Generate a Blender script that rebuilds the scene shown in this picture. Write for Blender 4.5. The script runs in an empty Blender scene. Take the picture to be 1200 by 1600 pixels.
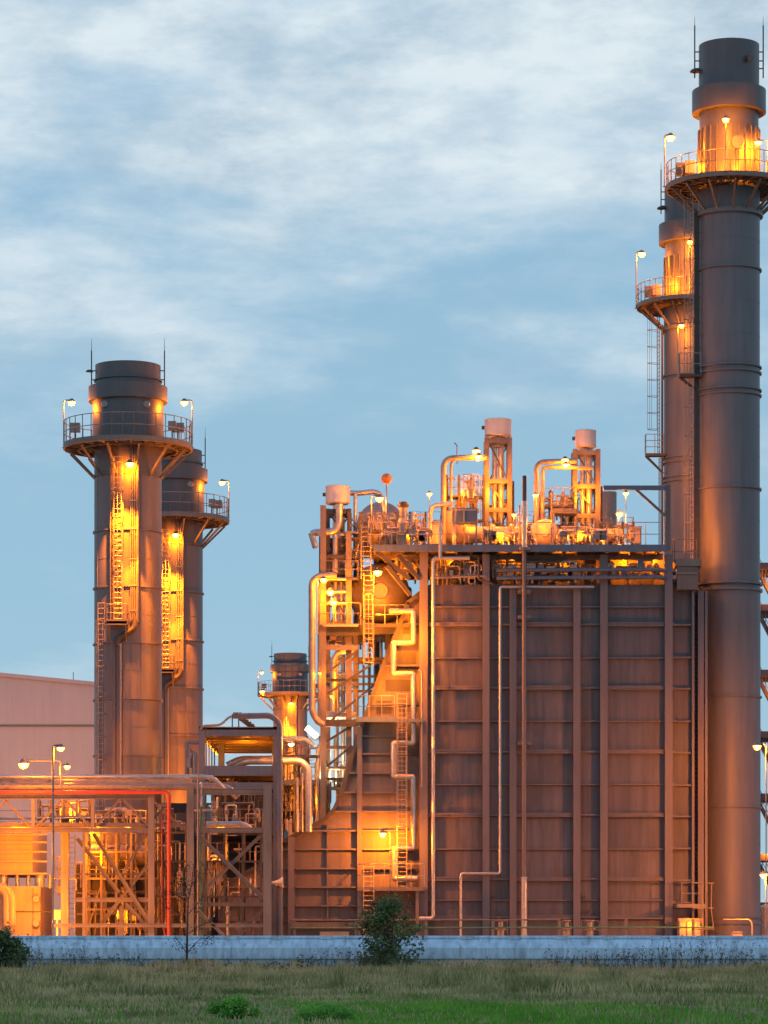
import bpy, math, random
from mathutils import Vector
R = random.Random(7)
PI = math.pi
F = 5000.0; HY = 1480.0; CX = 600.0; CZ = 1.7
def sx(px, D): return (px - CX) / F * D
def sz(py, D): return CZ + (HY - py) / F * D
def W(px, py, D): return Vector((sx(px, D), D, sz(py, D)))
def m(px, D): return px * D / F          # length in metres of px photo pixels at distance D
COL = bpy.context.scene.collection

# ------------------------------------------------------------------ mesh builder
class MB:
    def __init__(s): s.v = []; s.f = []; s.sm = []
    def add(s, vs, fs, smooth=False):
        b = len(s.v); s.v += [tuple(v) for v in vs]
        for f in fs: s.f.append(tuple(b + i for i in f)); s.sm.append(smooth)
        return s
    def box(s, a, b):
        x0, x1 = sorted((a[0], b[0])); y0, y1 = sorted((a[1], b[1])); z0, z1 = sorted((a[2], b[2]))
        vs = [(x0,y0,z0),(x1,y0,z0),(x1,y1,z0),(x0,y1,z0),(x0,y0,z1),(x1,y0,z1),(x1,y1,z1),(x0,y1,z1)]
        return s.add(vs, [(0,3,2,1),(4,5,6,7),(0,1,5,4),(1,2,6,5),(2,3,7,6),(3,0,4,7)])
    def beam(s, p, q, w, h=None, up=(0,0,1)):
        p = Vector(p); q = Vector(q); h = h or w; d = (q - p)
        if d.length < 1e-6: return s
        d.normalize(); u = Vector(up)
        if abs(d.dot(u)) > .97: u = Vector((0,1,0))
        a = d.cross(u).normalized() * w / 2; b = a.cross(d).normalized() * h / 2
        vs = [p-a-b, p+a-b, p+a+b, p-a+b, q-a-b, q+a-b, q+a+b, q-a+b]
        return s.add(vs, [(0,1,2,3),(4,7,6,5),(0,4,5,1),(1,5,6,2),(2,6,7,3),(3,7,4,0)])
    def ibeam(s, p, q, w, h=None, t=None):
        # rolled steel section: two flanges and a web
        p = Vector(p); q = Vector(q); h = h or w; t = t or .12 * h
        d = (q - p).normalized(); u = Vector((0,0,1))
        if abs(d.dot(u)) > .97: u = Vector((0,1,0))
        a = d.cross(u).normalized(); b = a.cross(d).normalized()
        o = b * (h - t) / 2
        s.beam(p + o, q + o, w, t, up=b); s.beam(p - o, q - o, w, t, up=b)
        s.beam(p, q, t, h - 2 * t - .004, up=b); return s
    def tube(s, pts, r, n=8, caps=True):
        pts = [Vector(p) for p in pts]; N = len(pts); rs = r if isinstance(r, (list, tuple)) else [r] * N
        base = len(s.v); prev = None
        for i, p in enumerate(pts):
            if i == 0: d = pts[1] - p
            elif i == N - 1: d = p - pts[i-1]
            else: d = (pts[i+1] - p).normalized() + (p - pts[i-1]).normalized()
            if d.length < 1e-9: d = Vector((0,0,1))
            d.normalize()
            if prev is None:
                u = Vector((0,0,1)) if abs(d.z) < .9 else Vector((1,0,0)); a = d.cross(u).normalized()
            else:
                a = (prev - d * prev.dot(d))
                a = a.normalized() if a.length > 1e-6 else d.orthogonal().normalized()
            prev = a; b = d.cross(a)
            for k in range(n):
                t = 2 * PI * k / n
                s.v.append(tuple(p + (a * math.cos(t) + b * math.sin(t)) * rs[i]))
        for i in range(N - 1):
            for k in range(n):
                k2 = (k + 1) % n
                s.f.append((base+i*n+k, base+i*n+k2, base+(i+1)*n+k2, base+(i+1)*n+k)); s.sm.append(n > 5)
        if caps:
            for i, o in ((0, True), (N-1, False)):
                vs = [s.v[base+i*n+k] for k in range(n)]; f = list(range(n))
                s.add(vs, [tuple(reversed(f)) if o else tuple(f)])
        return s
    def lathe(s, prof, c=(0,0,0), n=48, axis='z', sharp=True):
        c = Vector(c)
        def pt(r, z, t):
            if axis == 'z': return c + Vector((r*math.cos(t), r*math.sin(t), z))
            if axis == 'y': return c + Vector((r*math.cos(t), z, r*math.sin(t)))
            return c + Vector((z, r*math.cos(t), r*math.sin(t)))
        for i in range(len(prof) - 1):
            (r0, z0), (r1, z1) = prof[i], prof[i+1]; b = len(s.v)
            for (r, z) in ((r0, z0), (r1, z1)):
                for k in range(n): s.v.append(tuple(pt(r, z, 2*PI*k/n)))
            for k in range(n):
                k2 = (k+1) % n
                s.f.append((b+k, b+k2, b+n+k2, b+n+k)); s.sm.append(True)
        return s
    def dome(s, c, r, h, n=20, m_=6, axis='z', sign=1):
        prof = [(r*math.cos(PI/2*i/m_), sign*h*math.sin(PI/2*i/m_)) for i in range(m_+1)]
        prof[-1] = (.001, sign*h); b0 = len(s.v)
        c = Vector(c)
        for (rr, z) in prof:
            for k in range(n):
                t = 2*PI*k/n
                o = {'z': (rr*math.cos(t), rr*math.sin(t), z), 'y': (rr*math.cos(t), z, rr*math.sin(t)), 'x': (z, rr*math.cos(t), rr*math.sin(t))}[axis]
                s.v.append(tuple(c + Vector(o)))
        for i in range(m_):
            for k in range(n):
                k2 = (k+1) % n
                s.f.append((b0+i*n+k, b0+i*n+k2, b0+(i+1)*n+k2, b0+(i+1)*n+k)); s.sm.append(True)
        return s
    def prism(s, poly, y0, y1):       # poly = [(x,z)] extruded along y
        n = len(poly)
        vs = [(x, y0, z) for x, z in poly] + [(x, y1, z) for x, z in poly]
        fs = [tuple(range(n)), tuple(range(2*n-1, n-1, -1))]
        for i in range(n): fs.append((i, i+n, (i+1) % n + n, (i+1) % n))
        return s.add(vs, fs)
    def prismx(s, poly, x0, x1):      # poly = [(y,z)] extruded along x
        n = len(poly)
        vs = [(x0, y, z) for y, z in poly] + [(x1, y, z) for y, z in poly]
        fs = [tuple(range(n-1, -1, -1)), tuple(range(n, 2*n))]
        for i in range(n): fs.append((i, (i+1) % n, (i+1) % n + n, i+n))
        return s.add(vs, fs)
    def pipe(s, pts, r, bend=None, n=12, seams=0, caps=True):
        bend = bend or 2.2 * r; pts = [Vector(p) for p in pts]; out = [pts[0]]
        for i in range(1, len(pts)-1):
            a, b, c = pts[i-1], pts[i], pts[i+1]
            d0 = (a-b); d1 = (c-b); L = min(bend, d0.length*.49, d1.length*.49)
            p0 = b + d0.normalized()*L; p1 = b + d1.normalized()*L
            for k in range(6):
                t = k/5; out.append(p0*(1-t)**2 + b*2*t*(1-t) + p1*t*t)
        out.append(pts[-1]); s.tube(out, r, n, caps)
        if seams:
            for a, b in zip(pts[:-1], pts[1:]):
                L = (b-a).length; d = (b-a).normalized(); k = seams * .6
                while k < L - seams*.4:
                    c = a + d*k; s.tube([c - d*.035, c + d*.035], r*1.07 + .004, n); k += seams
        return s

_off = {}
def wloc(o):
    v = Vector((0,0,0))
    while o is not None: v += o.location; o = o.parent
    return v
def build(name, mb, mat, parent=None, label=None, kind=None):
    off = wloc(parent) if parent else Vector((0,0,0))
    me = bpy.data.meshes.new(name)
    me.from_pydata([(v[0]-off.x, v[1]-off.y, v[2]-off.z) for v in mb.v], [], mb.f)
    me.polygons.foreach_set('use_smooth', mb.sm); me.materials.append(mat); me.update()
    o = bpy.data.objects.new(name, me); COL.objects.link(o)
    if parent: o.parent = parent
    if label: o['label'] = label
    if kind: o['kind'] = kind
    return o
def thing(name, label, cat, loc, group=None):
    o = bpy.data.objects.new(name, None); COL.objects.link(o); o.location = Vector(loc)
    o['label'] = label; o['category'] = cat
    if group: o['group'] = group
    o.empty_display_size = .5
    return o
def solo(name, mb, mat, label, cat, group=None, kind=None):
    if kind is None and mb.v:
        # origin at the thing's base
        xs = [v[0] for v in mb.v]; ys = [v[1] for v in mb.v]; zs = [v[2] for v in mb.v]
        L = Vector(((min(xs)+max(xs))/2, (min(ys)+max(ys))/2, min(zs)))
        mb.v = [(v[0]-L.x, v[1]-L.y, v[2]-L.z) for v in mb.v]
    else: L = Vector((0,0,0))
    o = build(name, mb, mat); o.location = L
    o['label'] = label; o['category'] = cat
    if group: o['group'] = group
    if kind: o['kind'] = kind
    return o

# ------------------------------------------------------------------ materials
def newmat(name):
    mt = bpy.data.materials.new(name); mt.use_nodes = True
    nt = mt.node_tree; return mt, nt, nt.nodes['Principled BSDF']
def paint(name, rgb, rough=.5, metal=0., var=.35, streak=True, bump=.15, scale=1., dirt=(.06,.035,.02), dirtamt=.35, spec=.5):
    mt, nt, b = newmat(name); N = nt.nodes; L = nt.links
    g = N.new('ShaderNodeNewGeometry')
    mp = N.new('ShaderNodeMapping'); mp.inputs['Scale'].default_value = (1.3*scale, 1.3*scale, (.12 if streak else 1.3)*scale)
    L.new(g.outputs['Position'], mp.inputs['Vector'])
    n1 = N.new('ShaderNodeTexNoise'); n1.inputs['Scale'].default_value = 1.6; n1.inputs['Detail'].default_value = 6; n1.inputs['Roughness'].default_value = .65
    L.new(mp.outputs[0], n1.inputs['Vector'])
    n2 = N.new('ShaderNodeTexNoise'); n2.inputs['Scale'].default_value = .35*scale; n2.inputs['Detail'].default_value = 5
    L.new(g.outputs['Position'], n2.inputs['Vector'])
    cr = N.new('ShaderNodeValToRGB'); e = cr.color_ramp.elements
    e[0].position = .3; e[1].position = .72
    e[0].color = (*[c*(1-var) for c in rgb], 1); e[1].color = (*[min(1, c*(1+var*.6)) for c in rgb], 1)
    L.new(n1.outputs['Fac'], cr.inputs['Fac'])
    r2 = N.new('ShaderNodeMapRange'); r2.inputs['From Min'].default_value = .52; r2.inputs['From Max'].default_value = .75
    r2.inputs['To Max'].default_value = dirtamt
    L.new(n2.outputs['Fac'], r2.inputs['Value'])
    mx = N.new('ShaderNodeMix'); mx.data_type = 'RGBA'; L.new(r2.outputs[0], mx.inputs['Factor'])
    L.new(cr.outputs[0], mx.inputs['A']); mx.inputs['B'].default_value = (*dirt, 1)
    L.new(mx.outputs['Result'], b.inputs['Base Color'])
    rr = N.new('ShaderNodeMapRange'); rr.inputs['To Min'].default_value = max(.05, rough-.12); rr.inputs['To Max'].default_value = min(1, rough+.15)
    L.new(n1.outputs['Fac'], rr.inputs['Value']); L.new(rr.outputs[0], b.inputs['Roughness'])
    b.inputs['Metallic'].default_value = metal; b.inputs['Specular IOR Level'].default_value = spec
    if bump:
        bp = N.new('ShaderNodeBump'); bp.inputs['Strength'].default_value = bump; bp.inputs['Distance'].default_value = .05
        L.new(n1.outputs['Fac'], bp.inputs['Height']); L.new(bp.outputs[0], b.inputs['Normal'])
    return mt
M = {}
M['stack']  = paint('stack_paint', (.122,.103,.108), .46, 0, .26, True, .12, .6, dirtamt=.18, spec=.5)
M['stackr'] = paint('tall_stack_paint', (.112,.107,.122), .47, 0, .26, True, .12, .6, dirtamt=.18, spec=.5)
M['stacktop'] = paint('stack_top_paint', (.068,.068,.08), .42, 0, .22, True, .1, .6, dirtamt=.15)
M['casing'] = paint('casing_paint', (.084,.072,.086), .5, 0, .45, True, .2, .5, dirtamt=.35)
M['casing_col'] = paint('casing_column_paint', (.115,.096,.105), .48, 0, .18, True, .1, .7, dirtamt=.2)
M['ladder'] = paint('ladder_paint', (.30,.24,.18), .5, 0, .2, False, 0, 2, dirtamt=.2)
for i_, c_ in enumerate(((.090,.076,.089),(.076,.066,.080),(.084,.068,.080),(.096,.080,.090))):
    M['panel%d' % i_] = paint('casing_panel_%s' % 'abcd'[i_], c_, .5, 0, .45, True, .3, .5 + .15*i_, dirtamt=.5)
M['duct']   = paint('duct_paint', (.125,.098,.092), .52, 0, .32, True, .2, .6, dirtamt=.3)
M['steel']  = paint('steel_paint', (.15,.122,.105), .5, 0, .25, True, .1, 1.2, dirtamt=.4)
M['blue']   = paint('bluegrey_steel', (.085,.105,.15), .5, 0, .2, True, .1, 1.2, dirtamt=.25)
M['dark']   = paint('dark_steel', (.045,.038,.036), .6, 0, .3, True, .1, 1.2, dirtamt=.3)
M['rail']   = paint('galvanised_rail', (.24,.21,.20), .45, .3, .2, False, 0, 2, dirtamt=.2)
M['alu']    = paint('aluminium_jacket', (.42,.385,.37), .36, .7, .18, False, .12, 1.6, dirtamt=.2)
M['aludull']= paint('dull_jacket', (.28,.235,.21), .45, .5, .22, False, .15, 1.6, dirtamt=.3)
M['white']  = paint('white_paint', (.50,.46,.45), .5, 0, .10, True, .08, .8, dirtamt=.25, dirt=(.2,.15,.12))
M['red']    = paint('red_paint', (.45,.035,.015), .42, 0, .15, True, .05, 1, dirtamt=.15)
M['green']  = paint('green_paint', (.05,.16,.08), .5, 0, .2, True, .05, 1, dirtamt=.2)
M['orange'] = paint('orange_paint', (.75,.20,.03), .5, 0, .1, False, 0, 1, dirtamt=.05)
M['machine']= paint('machine_paint', (.32,.24,.18), .5, 0, .2, True, .15, 1, dirtamt=.35)
M['pink']   = paint('cladding_paint', (.50,.35,.335), .6, 0, .09, True, .05, .4, dirtamt=.10)
M['bark']   = paint('bark', (.06,.048,.04), .85, 0, .3, True, .4, 4, dirtamt=.1)
M['speaker']= paint('horn_paint', (.62,.56,.48), .45, 0, .1, False, 0, 2, dirtamt=.1)

def ribbed(base, name, rgb, period):     # cladding with fine vertical ribs as real relief in the shading
    mt = base.copy(); mt.name = name; nt = mt.node_tree; N = nt.nodes; L = nt.links
    b = N['Principled BSDF']; g = N.new('ShaderNodeNewGeometry'); w = N.new('ShaderNodeTexWave')
    w.wave_type = 'BANDS'; w.bands_direction = 'X'; w.inputs['Scale'].default_value = 1/period
    L.new(g.outputs['Position'], w.inputs['Vector'])
    bp = N.new('ShaderNodeBump'); bp.inputs['Strength'].default_value = .15; bp.inputs['Distance'].default_value = .05
    L.new(w.outputs['Fac'], bp.inputs['Height']); L.new(bp.outputs[0], b.inputs['Normal'])
    return mt
M['cladding'] = ribbed(M['pink'], 'ribbed_cladding', None, 1.1)

def concrete():
    mt, nt, b = newmat('painted_concrete'); N = nt.nodes; L = nt.links
    g = N.new('ShaderNodeNewGeometry')
    n1 = N.new('ShaderNodeTexNoise'); n1.inputs['Scale'].default_value = 1.2; n1.inputs['Detail'].default_value = 8; n1.inputs['Roughness'].default_value = .7
    mp = N.new('ShaderNodeMapping'); mp.inputs['Scale'].default_value = (1.6,1.6,.5)
    L.new(g.outputs['Position'], mp.inputs['Vector']); L.new(mp.outputs[0], n1.inputs['Vector'])
    cr = N.new('ShaderNodeValToRGB'); e = cr.color_ramp.elements
    e[0].position = .28; e[0].color = (.28,.38,.48,1); e[1].position = .6; e[1].color = (.54,.71,.86,1)
    L.new(n1.outputs['Fac'], cr.inputs['Fac'])
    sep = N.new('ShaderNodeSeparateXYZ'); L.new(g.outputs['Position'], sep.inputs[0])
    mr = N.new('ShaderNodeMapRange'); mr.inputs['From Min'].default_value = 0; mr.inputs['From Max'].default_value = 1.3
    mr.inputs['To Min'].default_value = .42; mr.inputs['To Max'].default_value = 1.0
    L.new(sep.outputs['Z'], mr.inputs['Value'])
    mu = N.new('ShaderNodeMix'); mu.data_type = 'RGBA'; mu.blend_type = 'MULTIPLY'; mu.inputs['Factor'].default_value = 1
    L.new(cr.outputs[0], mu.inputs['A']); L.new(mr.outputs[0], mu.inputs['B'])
    mp4 = N.new('ShaderNodeMapping'); mp4.inputs['Scale'].default_value = (2.4,2.4,.25); L.new(g.outputs['Position'], mp4.inputs['Vector'])
    n4 = N.new('ShaderNodeTexNoise'); n4.inputs['Scale'].default_value = 1.5; n4.inputs['Detail'].default_value = 5; L.new(mp4.outputs[0], n4.inputs['Vector'])
    m4 = N.new('ShaderNodeMapRange'); m4.inputs['From Min'].default_value = .52; m4.inputs['From Max'].default_value = .72; m4.inputs['To Max'].default_value = .55; L.new(n4.outputs['Fac'], m4.inputs['Value'])
    mu2 = N.new('ShaderNodeMix'); mu2.data_type = 'RGBA'; L.new(m4.outputs[0], mu2.inputs['Factor']); L.new(mu.outputs['Result'], mu2.inputs['A']); mu2.inputs['B'].default_value = (.17,.19,.20,1)
    L.new(mu2.outputs['Result'], b.inputs['Base Color']); b.inputs['Roughness'].default_value = .8
    bp = N.new('ShaderNodeBump'); bp.inputs['Strength'].default_value = .3; bp.inputs['Distance'].default_value = .03
    L.new(n1.outputs['Fac'], bp.inputs['Height']); L.new(bp.outputs[0], b.inputs['Normal'])
    return mt
M['wall'] = concrete()

def two(name, c1, c2, scale, rough=.9, p0=.35, p1=.65, trans=0, detail=6):
    mt, nt, b = newmat(name); N = nt.nodes; L = nt.links
    g = N.new('ShaderNodeNewGeometry')
    n1 = N.new('ShaderNodeTexNoise'); n1.inputs['Scale'].default_value = scale; n1.inputs['Detail'].default_value = detail
    L.new(g.outputs['Position'], n1.inputs['Vector'])
    cr = N.new('ShaderNodeValToRGB'); e = cr.color_ramp.elements
    e[0].position = p0; e[0].color = (*c1,1); e[1].position = p1; e[1].color = (*c2,1)
    L.new(n1.outputs['Fac'], cr.inputs['Fac']); L.new(cr.outputs[0], b.inputs['Base Color'])
    b.inputs['Roughness'].default_value = rough; b.inputs['Specular IOR Level'].default_value = .2
    if trans:
        t = N.new('ShaderNodeBsdfTranslucent'); L.new(cr.outputs[0], t.inputs['Color'])
        mx = N.new('ShaderNodeMixShader'); mx.inputs[0].default_value = trans
        L.new(b.outputs[0], mx.inputs[1]); L.new(t.outputs[0], mx.inputs[2])
        L.new(mx.outputs[0], N['Material Output'].inputs['Surface'])
    return mt
M['soil']  = two('field_soil', (.10,.12,.045), (.22,.19,.10), .5)
M['yard']  = two('yard_concrete', (.12,.11,.10), (.22,.20,.18), .4)
M['grassdry'] = two('dry_grass', (.12,.155,.055), (.50,.43,.22), .3, trans=.25, p0=.40, p1=.62)
M['grassred'] = two('seed_heads', (.42,.31,.21), (.62,.48,.36), .3, trans=.25)
M['grassgreen'] = two('green_grass', (.07,.22,.03), (.18,.42,.05), .5, trans=.3)
M['weed'] = two('weed_stalks', (.045,.04,.035), (.10,.08,.06), 1)
M['leafdark'] = two('dark_leaves', (.03,.06,.02), (.13,.20,.07), 1.2, .6, trans=.2)
M['leafgreen'] = two('bright_leaves', (.08,.24,.03), (.20,.48,.06), 2, .6, trans=.3)
M['leafsap'] = two('sapling_leaves', (.02,.02,.014), (.055,.045,.025), 1.2, .6, trans=.2)

def emit(name, rgb, st):
    mt, nt, b = newmat(name)
    b.inputs['Base Color'].default_value = (*rgb,1); b.inputs['Emission Color'].default_value = (*rgb,1)
    b.inputs['Emission Strength'].default_value = st; return mt
def halo_globe(name, core, rim, s0, s1):  # rim colour paints an orange halo into the edge of the lens
    mt = emit(name, core, s0); nt = mt.node_tree; N = nt.nodes; L = nt.links; b = N['Principled BSDF']
    lw = N.new('ShaderNodeLayerWeight'); lw.inputs['Blend'].default_value = .42
    mr = N.new('ShaderNodeMapRange'); mr.inputs['From Min'].default_value = .15; mr.inputs['From Max'].default_value = .75; L.new(lw.outputs['Facing'], mr.inputs['Value'])
    mx = N.new('ShaderNodeMix'); mx.data_type = 'RGBA'; L.new(mr.outputs[0], mx.inputs['Factor']); mx.inputs['A'].default_value = (*[c*s0 for c in core],1); mx.inputs['B'].default_value = (*[c*s1 for c in rim],1)
    L.new(mx.outputs['Result'], b.inputs['Emission Color']); b.inputs['Emission Strength'].default_value = 1; return mt
M['lens'] = halo_globe('sodium_lens', (1.0,.42,.07), (1.0,.30,.012), 14, 2.5)
M['lens_low'] = emit('sodium_lens_dim', (1.0,.40,.06), 4)
M['tube'] = emit('tube_lens', (1.0,.66,.32), 14)
SOD = (1.0,.222,.002); WARM = (1.0,.66,.32)

# ------------------------------------------------------------------ lights
LK = {'road_fill': .085, 'hall_light': .27, 'ladder_fill': 1.9, 'plant_fill': .7, 'deck_fill': 1.25, 'underdeck_light': .8, 'sodium_light': .95, 'stray_light': .7}
def point(name, p, power, color=SOD, r=.18, parent=None, spot=None, aim=None):
    power *= LK.get(name, .3)
    ld = bpy.data.lights.new(name, 'SPOT' if spot else 'POINT'); ld.energy = power; ld.color = color; ld.shadow_soft_size = r
    if spot: ld.spot_size = math.radians(spot); ld.spot_blend = .6
    o = bpy.data.objects.new(name, ld); COL.objects.link(o)
    p = Vector(p)
    if parent: o.parent = parent; o.location = p - wloc(parent)
    else: o.location = p
    if aim is not None:
        o.rotation_euler = (Vector(aim) - p).to_track_quat('-Z', 'Y').to_euler()
    return o
GL = 'sodium lamps about the plant'
def lamp(px, py, D, label, pole=None, power=2500, k=1., bell=False, spot=None, aim=None, lens='lens', mat='rail', color=SOD, back=0., drop=.45, cat='lamp'):
    """pole=(px,py) foot of the post; head at px,py"""
    h = W(px, py, D); foot = W(pole[0], pole[1], D) if pole else h + Vector((0, .9, -.1))
    t = thing('lamp_post' if pole else 'bulkhead_lamp', label, cat, foot, GL)
    a = MB(); side = 1 if foot.x >= h.x else -1
    if pole:
        if abs(foot.x - h.x) < .3:
            a.tube([foot, Vector((foot.x, D, h.z + .05))], .06*k, 8)
        else:
            top = Vector((foot.x, D, h.z + .18*k))
            a.pipe([foot, top, Vector((h.x - side*.05, D, h.z + .22*k))], (.09 if mat == 'blue' else .06*k), .25, 8)
        a.box(foot - Vector((.16,.16,0))*k, foot + Vector((.16,.16,.06))*k)
        build('post', a, M[mat], t)
    else:
        a.pipe([foot, h + Vector((0,.9,.25)), h + Vector((0,.1,.25))], .05*k, .15, 8)
        build('bracket', a, M[mat], t)
    c = MB(); c.lathe([(.05*k, .36*k), (.16*k, .34*k), (.24*k, .18*k), (.40*k, .06*k), (.42*k, 0), (.36*k, -.0)], h, 20)
    build('lamp_shade', c, M['steel'], t)
    l = MB(); l.dome(h + Vector((0,0,-.005)), .40*k, .38*k, 18, 6, 'z', -1)
    build('lens', l, M[lens], t)
    point('sodium_light', h + Vector((0, 0, -drop*k)), power, color, .2*k, t, spot, aim)
    return t

# ------------------------------------------------------------------ shared bits
def rail(mb, pts, h=1.2, post=1.5, r=.03, mid=1, close=False, toe=.0):
    pts = [Vector(p) for p in pts]
    if close: pts = pts + [pts[0]]
    for k in range(1, mid+2):
        z = h*k/(mid+1)
        mb.tube([p + Vector((0,0,z)) for p in pts], r, 6)
    for a, b in zip(pts[:-1], pts[1:]):
        n = max(1, round((b-a).length/post))
        for i in range(n + 1):
            p = a + (b-a)*i/n; mb.tube([p, p + Vector((0,0,h))], r, 6, False)
        if toe: mb.beam(a + Vector((0,0,toe/2)), b + Vector((0,0,toe/2)), .03, toe)
def ladder(parent, x, y, z0, z1, n=(0,-1), w=.55, cage=True, step=.42, depth=.75, cz0=2.2, hoop=1.7, mat='rail'):
    nv = Vector((n[0], n[1], 0)).normalized(); t = Vector((-nv.y, nv.x, 0)); c = Vector((x, y, 0)); a = MB()
    for s_ in (-1, 1):
        a.tube([c + t*s_*w/2 + Vector((0,0,z0)), c + t*s_*w/2 + Vector((0,0,z1))], .045, 6)
    z = z0 + .3
    while z < z1:
        a.tube([c - t*w/2 + Vector((0,0,z)), c + t*w/2 + Vector((0,0,z))], .028, 5); z += step
    l = build('ladder', a, M[mat], parent)
    if cage:
        g = MB(); zs = []; z = z0 + cz0
        while z < z1 + .1: zs.append(z); z += hoop
        def hp(th): return c + nv*(.05 + depth*math.sin(th)) + t*(.45*math.cos(th))
        for z in zs:
            g.tube([hp(PI*i/10) + Vector((0,0,z)) for i in range(11)], .03, 5)
        if len(zs) > 1:
            for i in (0, 2.5, 5, 7.5, 10):
                p = hp(PI*i/10); g.tube([p + Vector((0,0,zs[0])), p + Vector((0,0,zs[-1]))], .02, 5)
        build('safety_cage', g, M[mat], l)
    return l
def circ(c, r, z, n=48, a0=0, a1=2*PI):
    k = n if a1 - a0 >= 2*PI - .01 else n + 1
    return [Vector((c[0] + r*math.cos(a0 + (a1-a0)*i/n), c[1] + r*math.sin(a0 + (a1-a0)*i/n), z)) for i in range(k)]
def ringplate(mb, c, r0, r1, z0, z1, n=64):
    mb.lathe([(r0, z0), (r1, z0), (r1, z1), (r0, z1), (r0, z0)], (c[0], c[1], 0), n)

# ------------------------------------------------------------------ camera, world, sun
sc = bpy.context.scene
cd = bpy.data.cameras.new('camera'); cam = bpy.data.objects.new('camera', cd); COL.objects.link(cam)
cam.location = (0, 0, CZ); cam.rotation_euler = (PI/2, 0, 0)
cd.sensor_fit = 'HORIZONTAL'; cd.sensor_width = 36; cd.lens = F/1200*36; cd.shift_y = (HY-800)/1200
cd.clip_start = 1; cd.clip_end = 20000
sc.camera = cam
sc.view_settings.view_transform = 'Standard'; sc.view_settings.look = 'None'; sc.view_settings.exposure = 0
sc.cycles.use_denoising = True
sc.cycles.max_bounces = 5; sc.cycles.diffuse_bounces = 2; sc.cycles.glossy_bounces = 3
sc.cycles.sample_clamp_indirect = 4

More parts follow.
